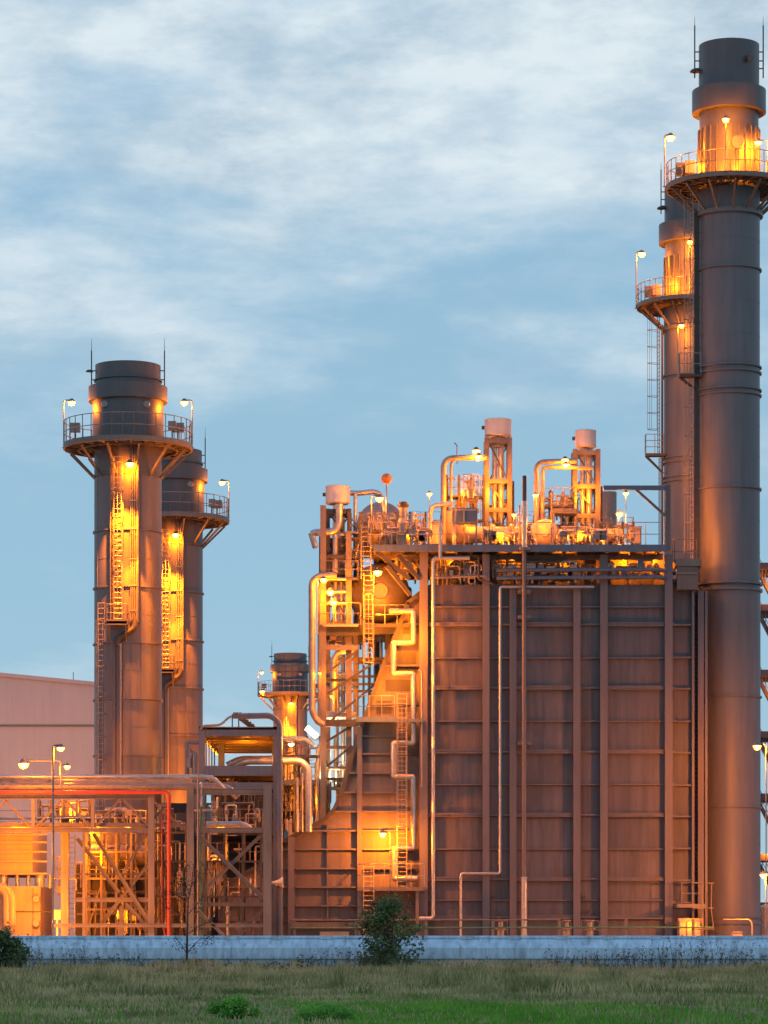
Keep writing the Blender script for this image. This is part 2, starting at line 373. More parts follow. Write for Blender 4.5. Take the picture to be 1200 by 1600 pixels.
def make_world():
    w = bpy.data.worlds.new("World"); sc.world = w; w.use_nodes = True
    nt = w.node_tree; N = nt.nodes; L = nt.links; N.clear()
    out = N.new('ShaderNodeOutputWorld'); bg = N.new('ShaderNodeBackground'); L.new(bg.outputs[0], out.inputs[0])
    tc = N.new('ShaderNodeTexCoord'); sep = N.new('ShaderNodeSeparateXYZ'); L.new(tc.outputs['Generated'], sep.inputs[0])
    def math_(op, a, b=None, clamp=False):
        n = N.new('ShaderNodeMath'); n.operation = op; n.use_clamp = clamp
        for i, v in enumerate((a, b)):
            if v is None: continue
            if isinstance(v, (int, float)): n.inputs[i].default_value = v
            else: L.new(v, n.inputs[i])
        return n.outputs[0]
    z = sep.outputs['Z']
    # clear-sky base
    ramp = N.new('ShaderNodeValToRGB'); cr = ramp.color_ramp
    stops = [(0.0, (.40,.58,.69)), (.05, (.35,.555,.69)), (.11, (.305,.515,.68)), (.19, (.29,.495,.665)),
             (.30, (.27,.47,.68)), (.6, (.22,.46,.82)), (1.0, (.20,.44,.85))]
    while len(cr.elements) < len(stops): cr.elements.new(.5)
    for e, (p, c) in zip(cr.elements, stops): e.position = p; e.color = (*c, 1)
    L.new(z, ramp.inputs['Fac'])
    # clouds: stretched layers in direction space
    mp = N.new('ShaderNodeMapping'); mp.inputs['Scale'].default_value = (14, 14, 44); mp.inputs['Location'].default_value = (3.1, 1.7, 2.2)
    L.new(tc.outputs['Generated'], mp.inputs['Vector'])
    n1 = N.new('ShaderNodeTexNoise'); n1.inputs['Scale'].default_value = 1; n1.inputs['Detail'].default_value = 8; n1.inputs['Roughness'].default_value = .60; n1.inputs['Distortion'].default_value = .12
    L.new(mp.outputs[0], n1.inputs['Vector'])
    mp2 = N.new('ShaderNodeMapping'); mp2.inputs['Scale'].default_value = (4, 4, 13); mp2.inputs['Location'].default_value = (8.3, 2.0, .7)
    L.new(tc.outputs['Generated'], mp2.inputs['Vector'])
    n2 = N.new('ShaderNodeTexNoise'); n2.inputs['Scale'].default_value = 1; n2.inputs['Detail'].default_value = 4
    L.new(mp2.outputs[0], n2.inputs['Vector'])
    # cover grows with height
    cov = N.new('ShaderNodeMapRange'); cov.inputs['From Min'].default_value = .115; cov.inputs['From Max'].default_value = .27
    cov.inputs['To Min'].default_value = -.20; cov.inputs['To Max'].default_value = .30
    L.new(z, cov.inputs['Value'])
    s = math_('ADD', math_('ADD', n1.outputs['Fac'], math_('MULTIPLY', math_('SUBTRACT', n2.outputs['Fac'], .5), .9)), cov.outputs[0])
    fac = N.new('ShaderNodeMapRange'); fac.interpolation_type = 'SMOOTHSTEP'
    fac.inputs['From Min'].default_value = .34; fac.inputs['From Max'].default_value = .92; L.new(s, fac.inputs['Value'])
    # cloud colour: darker blue-grey thick parts
    cc = N.new('ShaderNodeValToRGB'); e = cc.color_ramp.elements
    e[0].position = .42; e[0].color = (.73,.82,.87,1); e[1].position = .66; e[1].color = (.44,.575,.685,1)
    mp3 = N.new('ShaderNodeMapping'); mp3.inputs['Scale'].default_value = (21, 21, 50); mp3.inputs['Location'].default_value = (.4, 6.0, 4.2)
    L.new(tc.outputs['Generated'], mp3.inputs['Vector'])
    n3 = N.new('ShaderNodeTexNoise'); n3.inputs['Scale'].default_value = 1; n3.inputs['Detail'].default_value = 9; n3.inputs['Roughness'].default_value = .6
    L.new(mp3.outputs[0], n3.inputs['Vector']); L.new(n3.outputs['Fac'], cc.inputs['Fac'])
    mx = N.new('ShaderNodeMix'); mx.data_type = 'RGBA'; L.new(fac.outputs[0], mx.inputs['Factor'])
    L.new(ramp.outputs[0], mx.inputs['A']); L.new(cc.outputs[0], mx.inputs['B'])
    # overcast brightness overhead
    up = N.new('ShaderNodeMapRange'); up.inputs['From Min'].default_value = .32; up.inputs['From Max'].default_value = .7
    up.inputs['To Min'].default_value = 0; up.inputs['To Max'].default_value = 1; L.new(z, up.inputs['Value'])
    tint = N.new('ShaderNodeMix'); tint.data_type = 'RGBA'; L.new(up.outputs[0], tint.inputs['Factor']); tint.inputs['A'].default_value = (1,1,1,1); tint.inputs['B'].default_value = (.44,.64,.90,1)
    vm = N.new('ShaderNodeMix'); vm.data_type = 'RGBA'; vm.blend_type = 'MULTIPLY'; vm.inputs['Factor'].default_value = 1
    L.new(mx.outputs['Result'], vm.inputs['A']); L.new(tint.outputs['Result'], vm.inputs['B'])
    sky = N.new('ShaderNodeTexSky'); sky.sky_type = 'NISHITA'; sky.sun_disc = False
    sky.sun_elevation = math.radians(8); sky.sun_rotation = math.radians(150)
    sk = N.new('ShaderNodeMix'); sk.data_type = 'RGBA'; sk.blend_type = 'ADD'; sk.inputs['Factor'].default_value = .006
    L.new(vm.outputs['Result'], sk.inputs['A']); L.new(sky.outputs[0], sk.inputs['B'])
    L.new(sk.outputs['Result'], bg.inputs['Color']); bg.inputs['Strength'].default_value = 1.0
make_world()
sd = bpy.data.lights.new('sun', 'SUN'); sd.energy = .10; sd.angle = math.radians(25); sd.color = (.85,.92,1)
so = bpy.data.objects.new('sun', sd); COL.objects.link(so); so.location = (0, 0, 60)
so.rotation_euler = (math.radians(62), 0, math.radians(-30))

# ------------------------------------------------------------------ ground
g = MB(); g.add([(-6000,-200,0),(6000,-200,0),(6000,12000,0),(-6000,12000,0)], [(0,1,2,3)])
build('ground', g, M['soil'], kind='structure')
g = MB(); g.add([(-120,224,.02),(120,224,.02),(120,620,.02),(-120,620,.02)], [(0,1,2,3)])
build('yard_pavement', g, M['yard'], kind='structure')

# ------------------------------------------------------------------ boundary wall
DW = 220.
zt, z1_, z2_, z3_ = sz(1462, DW), sz(1467.5, DW), sz(1481, DW), sz(1498, DW)
wt = thing('boundary_wall', 'long pale blue painted precast concrete wall between the grass and the plant', 'wall', (0, DW, 0))
pw = m(73.6, DW); k = -10
while k < 26:
    x0 = sx(68, DW) + k*pw; g = 0.05
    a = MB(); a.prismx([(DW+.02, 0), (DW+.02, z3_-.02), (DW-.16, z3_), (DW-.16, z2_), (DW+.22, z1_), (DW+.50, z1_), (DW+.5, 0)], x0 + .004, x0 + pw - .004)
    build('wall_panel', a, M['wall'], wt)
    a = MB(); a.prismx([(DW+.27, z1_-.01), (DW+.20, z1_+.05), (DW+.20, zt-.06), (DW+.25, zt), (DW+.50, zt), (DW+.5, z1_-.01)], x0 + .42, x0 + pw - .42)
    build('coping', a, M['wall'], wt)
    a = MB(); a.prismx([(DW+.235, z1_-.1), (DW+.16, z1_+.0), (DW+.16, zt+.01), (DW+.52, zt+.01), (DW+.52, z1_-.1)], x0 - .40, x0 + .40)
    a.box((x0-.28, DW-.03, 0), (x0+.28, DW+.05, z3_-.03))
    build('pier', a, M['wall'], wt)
    k += 1

# ------------------------------------------------------------------ chimney stacks
def stack_short(cx, D, label, lamps=True, s=1.0):
    sc_ = F/285.; H = lambda y: CZ + (HY - y)/sc_*s; r = lambda px: px/sc_*s
    X, Y = sx(cx, D), D; c = (X, Y, 0)
    t = thing('chimney_stack', label, 'chimney', c, 'short chimney stacks on the left')
    a = MB(); a.lathe([(r(52.5), 0), (r(52.5), H(700))], c, 64); build('shell', a, M['stack'], t)
    for k, y in enumerate((790, 877, 964, 1051, 1138, 1226)):
        a = MB(); ringplate(a, c, r(52.4), r(52.5)+.012, H(y)-.03, H(y)+.03)
        for th in (-1.9+.5*(k%2), -1.1-.3*(k%3), -2.6): a.box((X+r(52.6)*math.cos(th)-.02, Y+r(52.6)*math.sin(th)-.02, H(y+43)), (X+r(52.6)*math.cos(th)+.02, Y+r(52.6)*math.sin(th)+.02, H(y-43)))
        build('weld_seam', a, M['stack'], t)
    for y in (746, 833, 921, 1008, 1095, 1182, 1270, 1357):
        a = MB(); ringplate(a, c, r(52.3), r(55), H(y)-.07*s, H(y)+.07*s); build('flange_ring', a, M['stack'], t)
    a = MB(); a.lathe([(r(55.5), H(699)), (r(55.5), H(618)), (r(51), H(614)), (r(51), H(572)), (r(47), H(572)), (r(47), H(640)), (.01, H(640))], c, 64)
    nk = build('neck', a, M['stacktop'], t)
    a = MB(); ringplate(a, c, r(50.8), r(53.5), H(596)-.06, H(596)+.06); build('rim_ring', a, M['stacktop'], nk)
    a = MB(); ringplate(a, c, r(50.6), r(61.5), H(629), H(606)); build('collar', a, M['stacktop'], t)
    for th in (-125, -55):
        q = Vector((X + r(56.5)*math.cos(math.radians(th)), Y + r(56.5)*math.sin(math.radians(th)), H(639)))
        a = MB(); a.lathe([(.01, -.14), (.28*s, -.14), (.30*s, 0), (.30*s, .2)], q, 16, 'y'); build('gauge', a, M['rail'], nk)
    # platform
    a = MB(); ringplate(a, c, r(57), r(100), H(697)-.08, H(697))
    pl = build('platform', a, M['steel'], t)
    a = MB(); ringplate(a, c, r(98), r(101), H(703.5), H(696)+.05)
    for i in range(24):
        th = 2*PI*(i+.5)/24; d = Vector((math.cos(th), math.sin(th), 0))
        a.beam(Vector(c) + d*r(57) + Vector((0,0,H(702))), Vector(c) + d*r(98.5) + Vector((0,0,H(702))), .12*s, .2*s)
    ringplate(a, c, r(76), r(78), H(706), H(699)-.0)
    build('rim_beam', a, M['steel'], pl)
    a = MB(); rail(a, circ(c, r(99.5), H(696), 36), m(36, 285)*s, 1.1*s, .04*s, 1, True); build('railing', a, M['rail'], pl)
    for i in range(12):
        th = 2*PI*(i+.5)/12; d = Vector((math.cos(th), math.sin(th), 0)); a = MB()
        a.beam(Vector(c) + d*r(95) + Vector((0,0,H(706))), Vector(c) + d*r(53) + Vector((0,0,H(748))), .16*s, .2*s)
        build('bracket', a, M['steel'], t)
    # equipment boxes on the platform
    for th, w_ in ((200, .9), (-20, 1.1), (-32, .7)):
        th = math.radians(th); q = Vector((X + r(85)*math.cos(th), Y + r(85)*math.sin(th), H(680)))
        a = MB(); a.box(q - Vector((w_/2, .3, 0))*s, q + Vector((w_/2, .3, .8))*s); a.tube([q + Vector((0,0,0)), Vector((q.x, q.y, H(697)))], .07*s, 8)
        build('junction_box', a, M['rail'], pl)
    # lightning rods
    for sd_ in (-1, 1):
        a = MB(); px_ = X + sd_*r(57); a.tube([(px_, Y, H(608)), (px_, Y, H(548))], .06*s, 6); a.tube([(px_, Y, H(548)), (px_, Y, H(528))], [.03*s, .012*s], 5)
        a.box((X + sd_*r(50), Y-.05, H(580)), (px_, Y+.05, H(580)+.08)); a.box((X + sd_*r(50), Y-.05, H(594)), (px_, Y+.05, H(594)+.08))
        build('lightning_rod', a, M['dark'], t)
    a = MB(); a.dome((X - r(60), Y, H(581)), .35*s, .2*s, 12, 4); a.lathe([(.35*s,0),(.01,0)], (X - r(60), Y, H(581)), 12); build('warning_light', a, M['dark'], t)
    # gates in the railing
    yf = Y - r(52.5)
    # cable tray fins added either side of the ladder to contain the light
    xl, xr = X - r(22), X + r(20)
    for xx, dd, y0, y1 in ((xl, .55, 705, 975), (xr, .75, 700, 978)):
        a = MB(); a.box((xx-.05, yf-dd+.2, H(y1)), (xx+.05, yf+.6*s, H(y0))); build('cable_tray', a, M['stack'], t)
    for i, xx in enumerate((9, 12, 15, 18)):
        a = MB(); a.tube([(X + r(xx), yf-.22*s, H(975)), (X + r(xx), yf-.22*s, H(700))], .05*s, 6); build('conduit', a, M['rail'], t)
    for y in (740, 790, 833, 880, 921, 960):
        a = MB(); a.box((X + r(6), yf-.30*s, H(y)-.05), (X + r(20), yf-.2*s, H(y)+.05)); build('conduit_clamp', a, M['rail'], t)
    ladder(t, X - r(10.5), yf-.45*s, H(978), H(722), w=.75*s, depth=.7*s, cz0=2.0*s, hoop=2.4*s, step=.46*s)
    # landing
    a = MB(); a.box((X - r(27), yf-1.3*s, H(982)), (X + r(4), yf+.25*s, H(978))); a.box((X-r(27), yf-1.3*s, H(984)), (X+r(4), yf-1.22*s, H(975)))
    a.beam((X - r(24), yf-1.2*s, H(984)), (X - r(22), yf+.2, H(1008)), .12*s); a.beam((X + r(2), yf-1.2*s, H(984)), (X + r(2), yf+.1, H(1010)), .12*s)
    ld = build('landing', a, M['steel'], t)
    a = MB(); rail(a, [(X - r(27), yf-.1, H(978)), (X - r(27), yf-1.3*s, H(978)), (X + r(4), yf-1.3*s, H(978)), (X + r(4), yf-.1, H(978))], r(26), 1.2*s, .035*s); build('railing', a, M['rail'], ld)
    a = MB(); a.pipe([(X + r(16), yf-.15, H(974)), (X + r(15), yf-.25, H(988)), (X - r(12), yf-.25, H(1004)), (X - r(12), yf-.25, H(1015))], .28*s, .6, 8); build('cable_bend', a, M['dark'], t)
    for xx in (-17, -11):
        a = MB(); a.box((X + r(xx)-.14*s, yf-.25*s, 0), (X + r(xx)+.14*s, yf+.8*s, H(1006))); build('cable_riser', a, M['casing'], t)
    a = MB(); a.tube([(X - r(7), yf-.25*s, 0), (X - r(7), yf-.25*s, H(1010))], .1*s, 8); build('riser_pipe', a, M['rail'], t)
    # lower ladder, on the left side of the shell
    th = math.radians(-90 - 44); n = (math.cos(th), math.sin(th))
    ladder(t, X + r(55)*n[0], Y + r(55)*n[1], H(1420), H(945), n=(-.25,-1), w=.62*s, depth=.75*s, cz0=9*s, hoop=2.05*s, step=.46*s)
    return t, H, r
def stack_tall(cx, D, label, second=False):
    sc_ = F/286.; H = lambda y: CZ + (HY - y)/sc_; r = lambda px: px/sc_
    X, Y = sx(cx, D), D; c = (X, Y, 0)
    t = thing('chimney_stack', label, 'chimney', c, 'tall chimney stacks on the right')
    a = MB(); a.lathe([(r(49), 0), (r(49), H(920)), (r(48), H(920)), (r(48), H(300))], c, 72); build('shell', a, M['stackr'], t)
    for k, y in enumerate((380, 476, 528, 668, 716, 815, 864, 970, 1030, 1150, 1205, 1320, 1380)):
        rr_ = 48.1 if y < 920 else 49.1
        a = MB(); ringplate(a, c, r(rr_-.1), r(rr_)+.010, H(y)-.03, H(y)+.03)
        build('weld_seam', a, M['stackr'], t)
    rings = [(424,.16),(576,.14),(585,.14),(612,.14),(620,.14),(766,.16),(914,.2),(924,.22),(1090,.16),(1262,.16),(1433,.14),(1443,.14)]
    for y, hh in rings:
        rr = 51 if y < 900 else (52.5 if y < 930 else 51.5)
        a = MB(); ringplate(a, c, r(47.8), r(rr), H(y)-hh/2, H(y)+hh/2); build('flange_ring', a, M['stackr'], t)
    a = MB(); ringplate(a, c, r(47.8), r(53), H(341), H(334)); build('support_ring', a, M['stackr'], t)
    a = MB(); a.lathe([(r(46), H(300)), (r(46), H(170)), (r(47), H(170)), (r(47), H(72)), (r(45), H(72)), (r(45), H(130)), (.01, H(130))], c, 72)
    nk = build('neck', a, M['stacktop'], t)
    a = MB(); ringplate(a, c, r(46.8), r(57.5), H(178), H(143)); build('collar', a, M['stacktop'], t)
    a = MB(); a.tube([(X+r(26), Y-r(42), H(102)), (X+r(28), Y-r(50), H(104))], .28, 12); build('nozzle', a, M['stacktop'], nk)
    # vertical stiffener plates around the neck, where the lamplight catches
    for i in range(26):
        th = 2*PI*i/26 + .1; d = Vector((math.cos(th), math.sin(th), 0)); a = MB()
        a.beam(Vector(c) + d*r(47) + Vector((0,0,H(293))), Vector(c) + d*r(47) + Vector((0,0,H(204))), .05, .22, up=d)
        build('stiffener', a, M['stackr'], nk)
    a = MB(); q = Vector((X + r(8), Y - r(46.5), H(234))); a.lathe([(.01,-.32),(.55,-.32),(.6,-.22),(.6,.3)], q, 24, 'y'); build('manhole', a, M['stackr'], nk)
    a = MB(); ringplate(a, c, r(48.5), r(97), H(291)-.08, H(291)); pl = build('platform', a, M['steel'], t)
    a = MB(); ringplate(a, c, r(95.5), r(98.5), H(297), H(290))
    for i in range(28):
        th = 2*PI*(i+.5)/28; d = Vector((math.cos(th), math.sin(th), 0))
        a.beam(Vector(c) + d*r(49) + Vector((0,0,H(295.5))), Vector(c) + d*r(96) + Vector((0,0,H(295.5))), .12, .2)
    ringplate(a, c, r(74), r(76), H(299), H(294)); build('rim_beam', a, M['steel'], pl)
    a = MB(); rail(a, circ(c, r(97.5), H(290), 40), r(34), 1.1, .04, 1, True); build('railing', a, M['rail'], pl)
    for i in range(14):
        th = 2*PI*(i+.5)/14; d = Vector((math.cos(th), math.sin(th), 0)); a = MB()
        a.beam(Vector(c) + d*r(92) + Vector((0,0,H(298))), Vector(c) + d*r(51) + Vector((0,0,H(336))), .16, .22)
        build('bracket', a, M['steel'], t)
    for th, w_ in ((205, 1.3), (217, .9), (-30, 1.6), (-42, 1.0)):
        th = math.radians(th); q = Vector((X + r(82)*math.cos(th), Y + r(82)*math.sin(th), H(283)))
        a = MB(); a.box(q - Vector((w_/2, .35, 0)), q + Vector((w_/2, .35, 1.1))); a.box((q.x-.1, q.y-.1, H(291)), (q.x+.1, q.y+.1, q.z)); build('junction_box', a, M['machine'], pl)
    for sd_ in (-1, 1):
        a = MB(); px_ = X + sd_*r(53.5); a.tube([(px_, Y, H(122)), (px_, Y, H(40))], .065, 6); a.tube([(px_, Y, H(40)), (px_, Y, H(26))], [.03, .012], 5)
        for y in (82, 96, 108): a.box((X + sd_*r(46), Y-.05, H(y)), (px_, Y+.05, H(y)+.09))
        build('lightning_rod', a, M['dark'], t)
    a = MB(); a.dome((X - r(53), Y-.3, H(114)), .5, .3, 14, 4); a.lathe([(.5,0),(.01,0)], (X - r(53), Y-.3, H(114)), 14); build('warning_light', a, M['dark'], t)
    # dark cable tray and ladder strip up the left edge
    xl = X - r(50)
    if not second:
        a = MB(); a.box((xl-.32, Y-r(14), H(1000)), (xl-.06, Y-r(11), H(335))); a.box((xl-.06, Y-r(14), H(1000)), (xl+.16, Y-r(13), H(335))); z = H(990)
        while z < H(340): a.box((xl-.42, Y-r(14)-.05, z), (xl+.2, Y-r(12), z+.07)); z += 1.15
        build('cable_tray', a, M['dark'], t)
        ladder(t, xl-.55, Y-r(12)-.25, H(900), H(300), n=(-1,-.35), w=.5, depth=.7, cz0=2, hoop=2.6)
        # little landing with its own rail
        a = MB(); a.box((xl-1.7, Y-r(30), H(593)), (xl+.3, Y-r(8), H(590))); a.beam((xl-1.6, Y-r(24), H(593)), (xl, Y-r(12), H(614)), .12); a.beam((xl-1.6, Y-r(12), H(593)), (xl, Y-r(10), H(614)), .12)
        ld = build('landing', a, M['dark'], t)
        a = MB(); rail(a, [(xl+.2, Y-r(29), H(590)), (xl-1.7, Y-r(29), H(590)), (xl-1.7, Y-r(9), H(590))], 1.9, .7, .035); build('railing', a, M['rail'], ld)
    else:
        a = MB(); a.box((xl-.25, Y-r(14), H(1400)), (xl-.02, Y-r(11), H(330))); build('cable_tray', a, M['dark'], t)
        ladder(t, xl-.5, Y-r(11), H(569), H(300), n=(-1,-.25), w=.6, depth=1.2, cz0=2.6, hoop=1.75, mat='blue')
        ladder(t, xl-.4, Y-r(9), H(1000), H(575), n=(-1,-.25), w=.4, cage=False, mat='blue')
        for yy in (569,):
            a = MB(); a.box((xl-1.9, Y-r(20), H(573)), (xl+.2, Y-r(2), H(568))); a.beam((xl-1.8, Y-r(18), H(573)), (xl, Y-r(12), H(604)), .14); a.beam((xl-1.8, Y-r(4), H(573)), (xl, Y-r(6), H(604)), .14)
            ld = build('landing', a, M['dark'], t)
            a = MB(); rail(a, [(xl, Y-r(20), H(568)), (xl-1.9, Y-r(20), H(568)), (xl-1.9, Y-r(2), H(568))], 2.0, .9, .04, 2); build('railing', a, M['rail'], ld)
    return t, H, r

s1, H1, r1 = stack_short(200, 285, 'wide short grey chimney with two post lamps, nearer of the left pair')
s2, _, _ = stack_short(272, 334, 'short grey chimney half hidden behind its twin at left')
s3, _, _ = stack_short(453.5, 565, 'small distant round chimney beside the silver pipes of the boiler', s=1.0)
t1, HT, rT = stack_tall(1139, 286, 'tallest dark grey chimney at the right edge with lit ring platform')
t2, _, _ = stack_tall(1078, 339, 'tall brown grey chimney behind the tallest one, ladder cage on its left', True)

# lamps on the stacks
def lampm(cx, D, dx, y, D0, **k):    # y measured for a stack at D0, re-projected to D
    s_ = D0/D; return cx + dx*s_, HY - (HY - y)*s_
for (cx, D, nm, wid) in ((200, 285, 'nearest left chimney', (0,1)), (272, 334, 'half hidden left chimney', (1,)), (453.5, 565, 'small distant chimney', (0,))):
    for side in wid:
        sg = -1 if side == 0 else 1
        hx, hy = lampm(cx, D, sg*88, 628, 285); fx, fy = lampm(cx, D, sg*100.5, 700, 285)
        lamp(hx, hy, D, 'lamp on a bent post at the %s rim of the %s platform' % (('left','right')[side], nm), (fx, fy), 2600, .85)
    hx, hy = lampm(cx, D, 3, 724, 285)
    lamp(hx, hy, D - 4.2, 'bell lamp under the platform of the %s' % nm, None, 2600, 1.0, spot=None, drop=.5)
    # two unseen spots added off the fitting, grazing down between the trays
    hx, hy = lampm(cx, D, -1, 728, 285); p = W(hx, hy, D - 5.9)
    point('ladder_fill', p + Vector((-.5,0,0)), 60000, SOD, .15, None, 44, (p.x - .5, p.y + 3.2, p.z - 9)); point('ladder_fill', p + Vector((.4,.6,-5)), 22000, SOD, .15, None, 44, (p.x + .2, p.y + 3.0, p.z - 14))
for (x_, y_, d_, p_) in ((1112,252,281.6,1600),(1163,250,281.8,1600),(1062,442,334.5,2000),(1045,445,336.5,1500),(1090,262,285,1200)):
    point('deck_fill', W(x_, y_, d_), p_, SOD, .2)  # unseen lights added to turn the chimney necks orange
for (px, py, D, ft, lab, pw_) in ((1134, 186, 280.4, (1134, 268), 'orange lamp on a straight post before the neck of the tallest chimney', 7000),
                                 (1048, 214, 286, (1038.5, 292), 'bright lamp on a bent post at the left rim of the tallest chimney platform', 3600),
                                 (1184, 222, 283, (1200, 288), 'orange lamp close to the right side of the neck of the tallest chimney', 6000),
                                 (1003, 396, 339, (994, 482), 'bright lamp on a bent post at the left rim of the second tall chimney platform', 3600),
                                 (1078, 377, 334.5, (1078, 460), 'orange lamp before the neck of the second tall chimney, half behind the ladder', 6000),
                                 (1065, 508, 334, (1059, 590), 'orange lamp on a short post at the small landing between the tall chimneys', 3500)):
    lamp(px, py, D, lab, ft, pw_, 1.0 if 'bright' in lab else .8)
# ------------------------------------------------------------------ boiler casing
DC = 280.
cas = thing('boiler_casing', 'huge brown grey ribbed steel boiler casing filling the right half', 'boiler', W(860, 1480, DC))
zb = .0; ztop = sz(912, DC)
a = MB(); a.box((sx(662, DC), DC+.75, zb), (sx(1046, DC), DC+30, ztop)); build('wall', a, M['casing'], cas)
for (x0, x1, y0) in ((655.5,668.5,850),(754,765,866),(796.5,807,918),(896,907,918),(938,949.5,866),(1039,1051,866)):
    a = MB(); a.box((sx(x0, DC), DC, zb), (sx(x1, DC), DC+.12, sz(y0, DC))); a.box((sx((x0+x1)/2-1.5, DC), DC+.12, zb), (sx((x0+x1)/2+1.5, DC), DC+.76, sz(y0, DC)))
    a.box((sx(x0, DC), DC+.66, zb), (sx(x1, DC), DC+.74, sz(y0, DC)))
    build('column', a, M['casing_col'], cas)
bays = [(668.5,754),(765,796.5),(807,896),(907,938),(949.5,1039)]
thick = [975,1074,1174,1273,1373,1433]; thin = [947,1027,1126,1225,1326,1406]
for i, (x0, x1) in enumerate(bays):
    wide = x1 - x0 > 50
    for y in thick:
        a = MB(); h = 6 if wide else 2.6
        a.box((sx(x0, DC)+.012, DC+(.25 if wide else .4), sz(y+h/2, DC)), (sx(x1, DC)-.012, DC+.74, sz(y+h/2-1.4, DC)))
        a.box((sx(x0, DC)+.012, DC+(.25 if wide else .4), sz(y-h/2+1.4, DC)), (sx(x1, DC)-.012, DC+.74, sz(y-h/2, DC)))
        a.box((sx(x0, DC)+.012, DC+(.33 if wide else .45), sz(y+h/2, DC)), (sx(x1, DC)-.012, DC+(.40 if wide else .5), sz(y-h/2, DC)))
        build('girder', a, M['casing_col'], cas)
    for y in thin:
        a = MB(); a.box((sx(x0, DC)+.012, DC+.42, sz(y+1.2, DC)), (sx(x1, DC)-.012, DC+.73, sz(y-.6, DC))); build('stiffener', a, M['casing_col'], cas)
rows_ = [914,947,975,1027,1074,1126,1174,1225,1273,1326,1373,1406,1433,1478]
rp_ = random.Random(77)
for (x0, x1) in bays:
    for ya, yb in zip(rows_[:-1], rows_[1:]):
        o_ = rp_.uniform(0, .012)
        a = MB(); a.box((sx(x0, DC)+.03, DC+.742-o_, sz(yb, DC)+.02), (sx(x1, DC)-.03, DC+.76, sz(ya, DC)-.02)); build('panel', a, M['panel%d' % rp_.randint(0, 3)], cas)
# outlet section to the right, set back
a = MB(); a.box((sx(1051, 281), 281.2, 0), (sx(1084, 281), 300, sz(905, 281))); build('outlet_wall', a, M['casing'], cas)
for y in (975,1026,1075,1126,1175,1226,1275,1325,1375,1410):
    a = MB(); a.box((sx(1051.5, DC), DC+.7, sz(y+1.4, DC)), (sx(1082, DC), DC+1.18, sz(y-1.2, DC))); a.box((sx(1052, DC), DC+.6, sz(y+2, DC)), (sx(1056, DC), DC+1.1, sz(y-3, DC))); build('stiffener', a, M['casing_col'], cas)
for (x0, x1, mt_) in ((1082,1086,'casing_col'),(1091.5,1101,'casing'),(1102.5,1106.5,'casing_col')):
    a = MB(); a.box((sx(x0, DC), DC+.5, 0), (sx(x1, DC), DC+2.2, sz(922, DC))); build('corner_post', a, M[mt_], cas)
a = MB(); a.box((sx(1086, DC), DC+1.6, 0), (sx(1091.5, DC), DC+2.0, sz(922, DC))); build('gap_plate', a, M['dark'], cas)
a = MB(); zz = 5.
while zz < sz(925, DC):
    a.dome((sx(1090.3, DC), DC+1.5, zz), .05, .05, 8, 3, 'y', -1); zz += .42
build('bolt_row', a, M['alu'], cas)
# upper plates behind the pipework, catching the deck lights
a = MB(); a.box((sx(672, 282), 283.2, ztop-.4), (sx(1046, 282), 284, sz(868, 283))); build('upper_wall', a, M['duct'], cas)
for x in range(690, 1040, 22):
    a = MB(); a.box((sx(x, 283), 282.7, ztop), (sx(x+3, 283), 283.2, sz(872, 283))); build('upper_rib', a, M['casing_col'], cas)
# nozzles low down
for (x, y) in ((779,1424),(922,1424),(912,1402),(770,1402)):
    a = MB(); q = W(x, y, DC+.6); a.lathe([(.01,-.5),(.15,-.5),(.15,-.3),(.08,-.3),(.08,.2)], q, 12, 'y'); build('nozzle', a, M['dark'], cas)

# ------------------------------------------------------------------ top deck
dk = thing('service_deck', 'long grey service deck on top of the boiler casing, railing along its front', 'platform', W(812, 862, 279))
zd = sz(853, 279)
a = MB(); a.box((sx(583, 279), 279, zd-.5), (sx(1042, 279), 279.14, zd+.12)); build('edge_beam', a, M['blue'], dk)
a = MB(); a.box((sx(583, 279), 279.14, zd-.12), (sx(1042, 279), 304, zd)); build('deck_floor', a, M['steel'], dk)
for x in range(590, 1040, 21):
    a = MB(); a.beam((sx(x, 279), 279.14, zd-.3), (sx(x, 279), 304, zd-.3), .16, .35); build('joist', a, M['dark'], dk)
for D_ in (281.5, 288, 296):
    a = MB(); a.box((sx(600, 279), D_, zd-.9), (sx(1040, 279), D_+.3, zd-.13-.35)); build('girder', a, M['steel'], dk)
a = MB()
for (x0, x1) in ((575, 612), (620, 755), (762, 865), (872, 975), (980, 1038)):
    rail(a, [(sx(x0, 279), 279.07, zd), (sx(x1, 279), 279.07, zd)], m(37, 279), 1.35, .035, 1)
build('railing', a, M['rail'], dk)
a = MB(); rail(a, [(sx(578, 279), 279.3, zd), (sx(578, 279), 290, zd)], m(37, 279), 1.5, .035); rail(a, [(sx(600, 279), 303, zd), (sx(1035, 279), 303, zd)], m(37, 279), 1.6, .035)
build('rear_railing', a, M['rail'], dk)
# sloping knee braces from the deck to the column
for (p, q) in (((604,884),(641,930)),((588,862),(640,905)),((622,868),(655,905))):
    a = MB(); a.beam(W(*p, 279.5), W(*q, 280), .35, .35); build('knee_brace', a, M['dark'], dk)

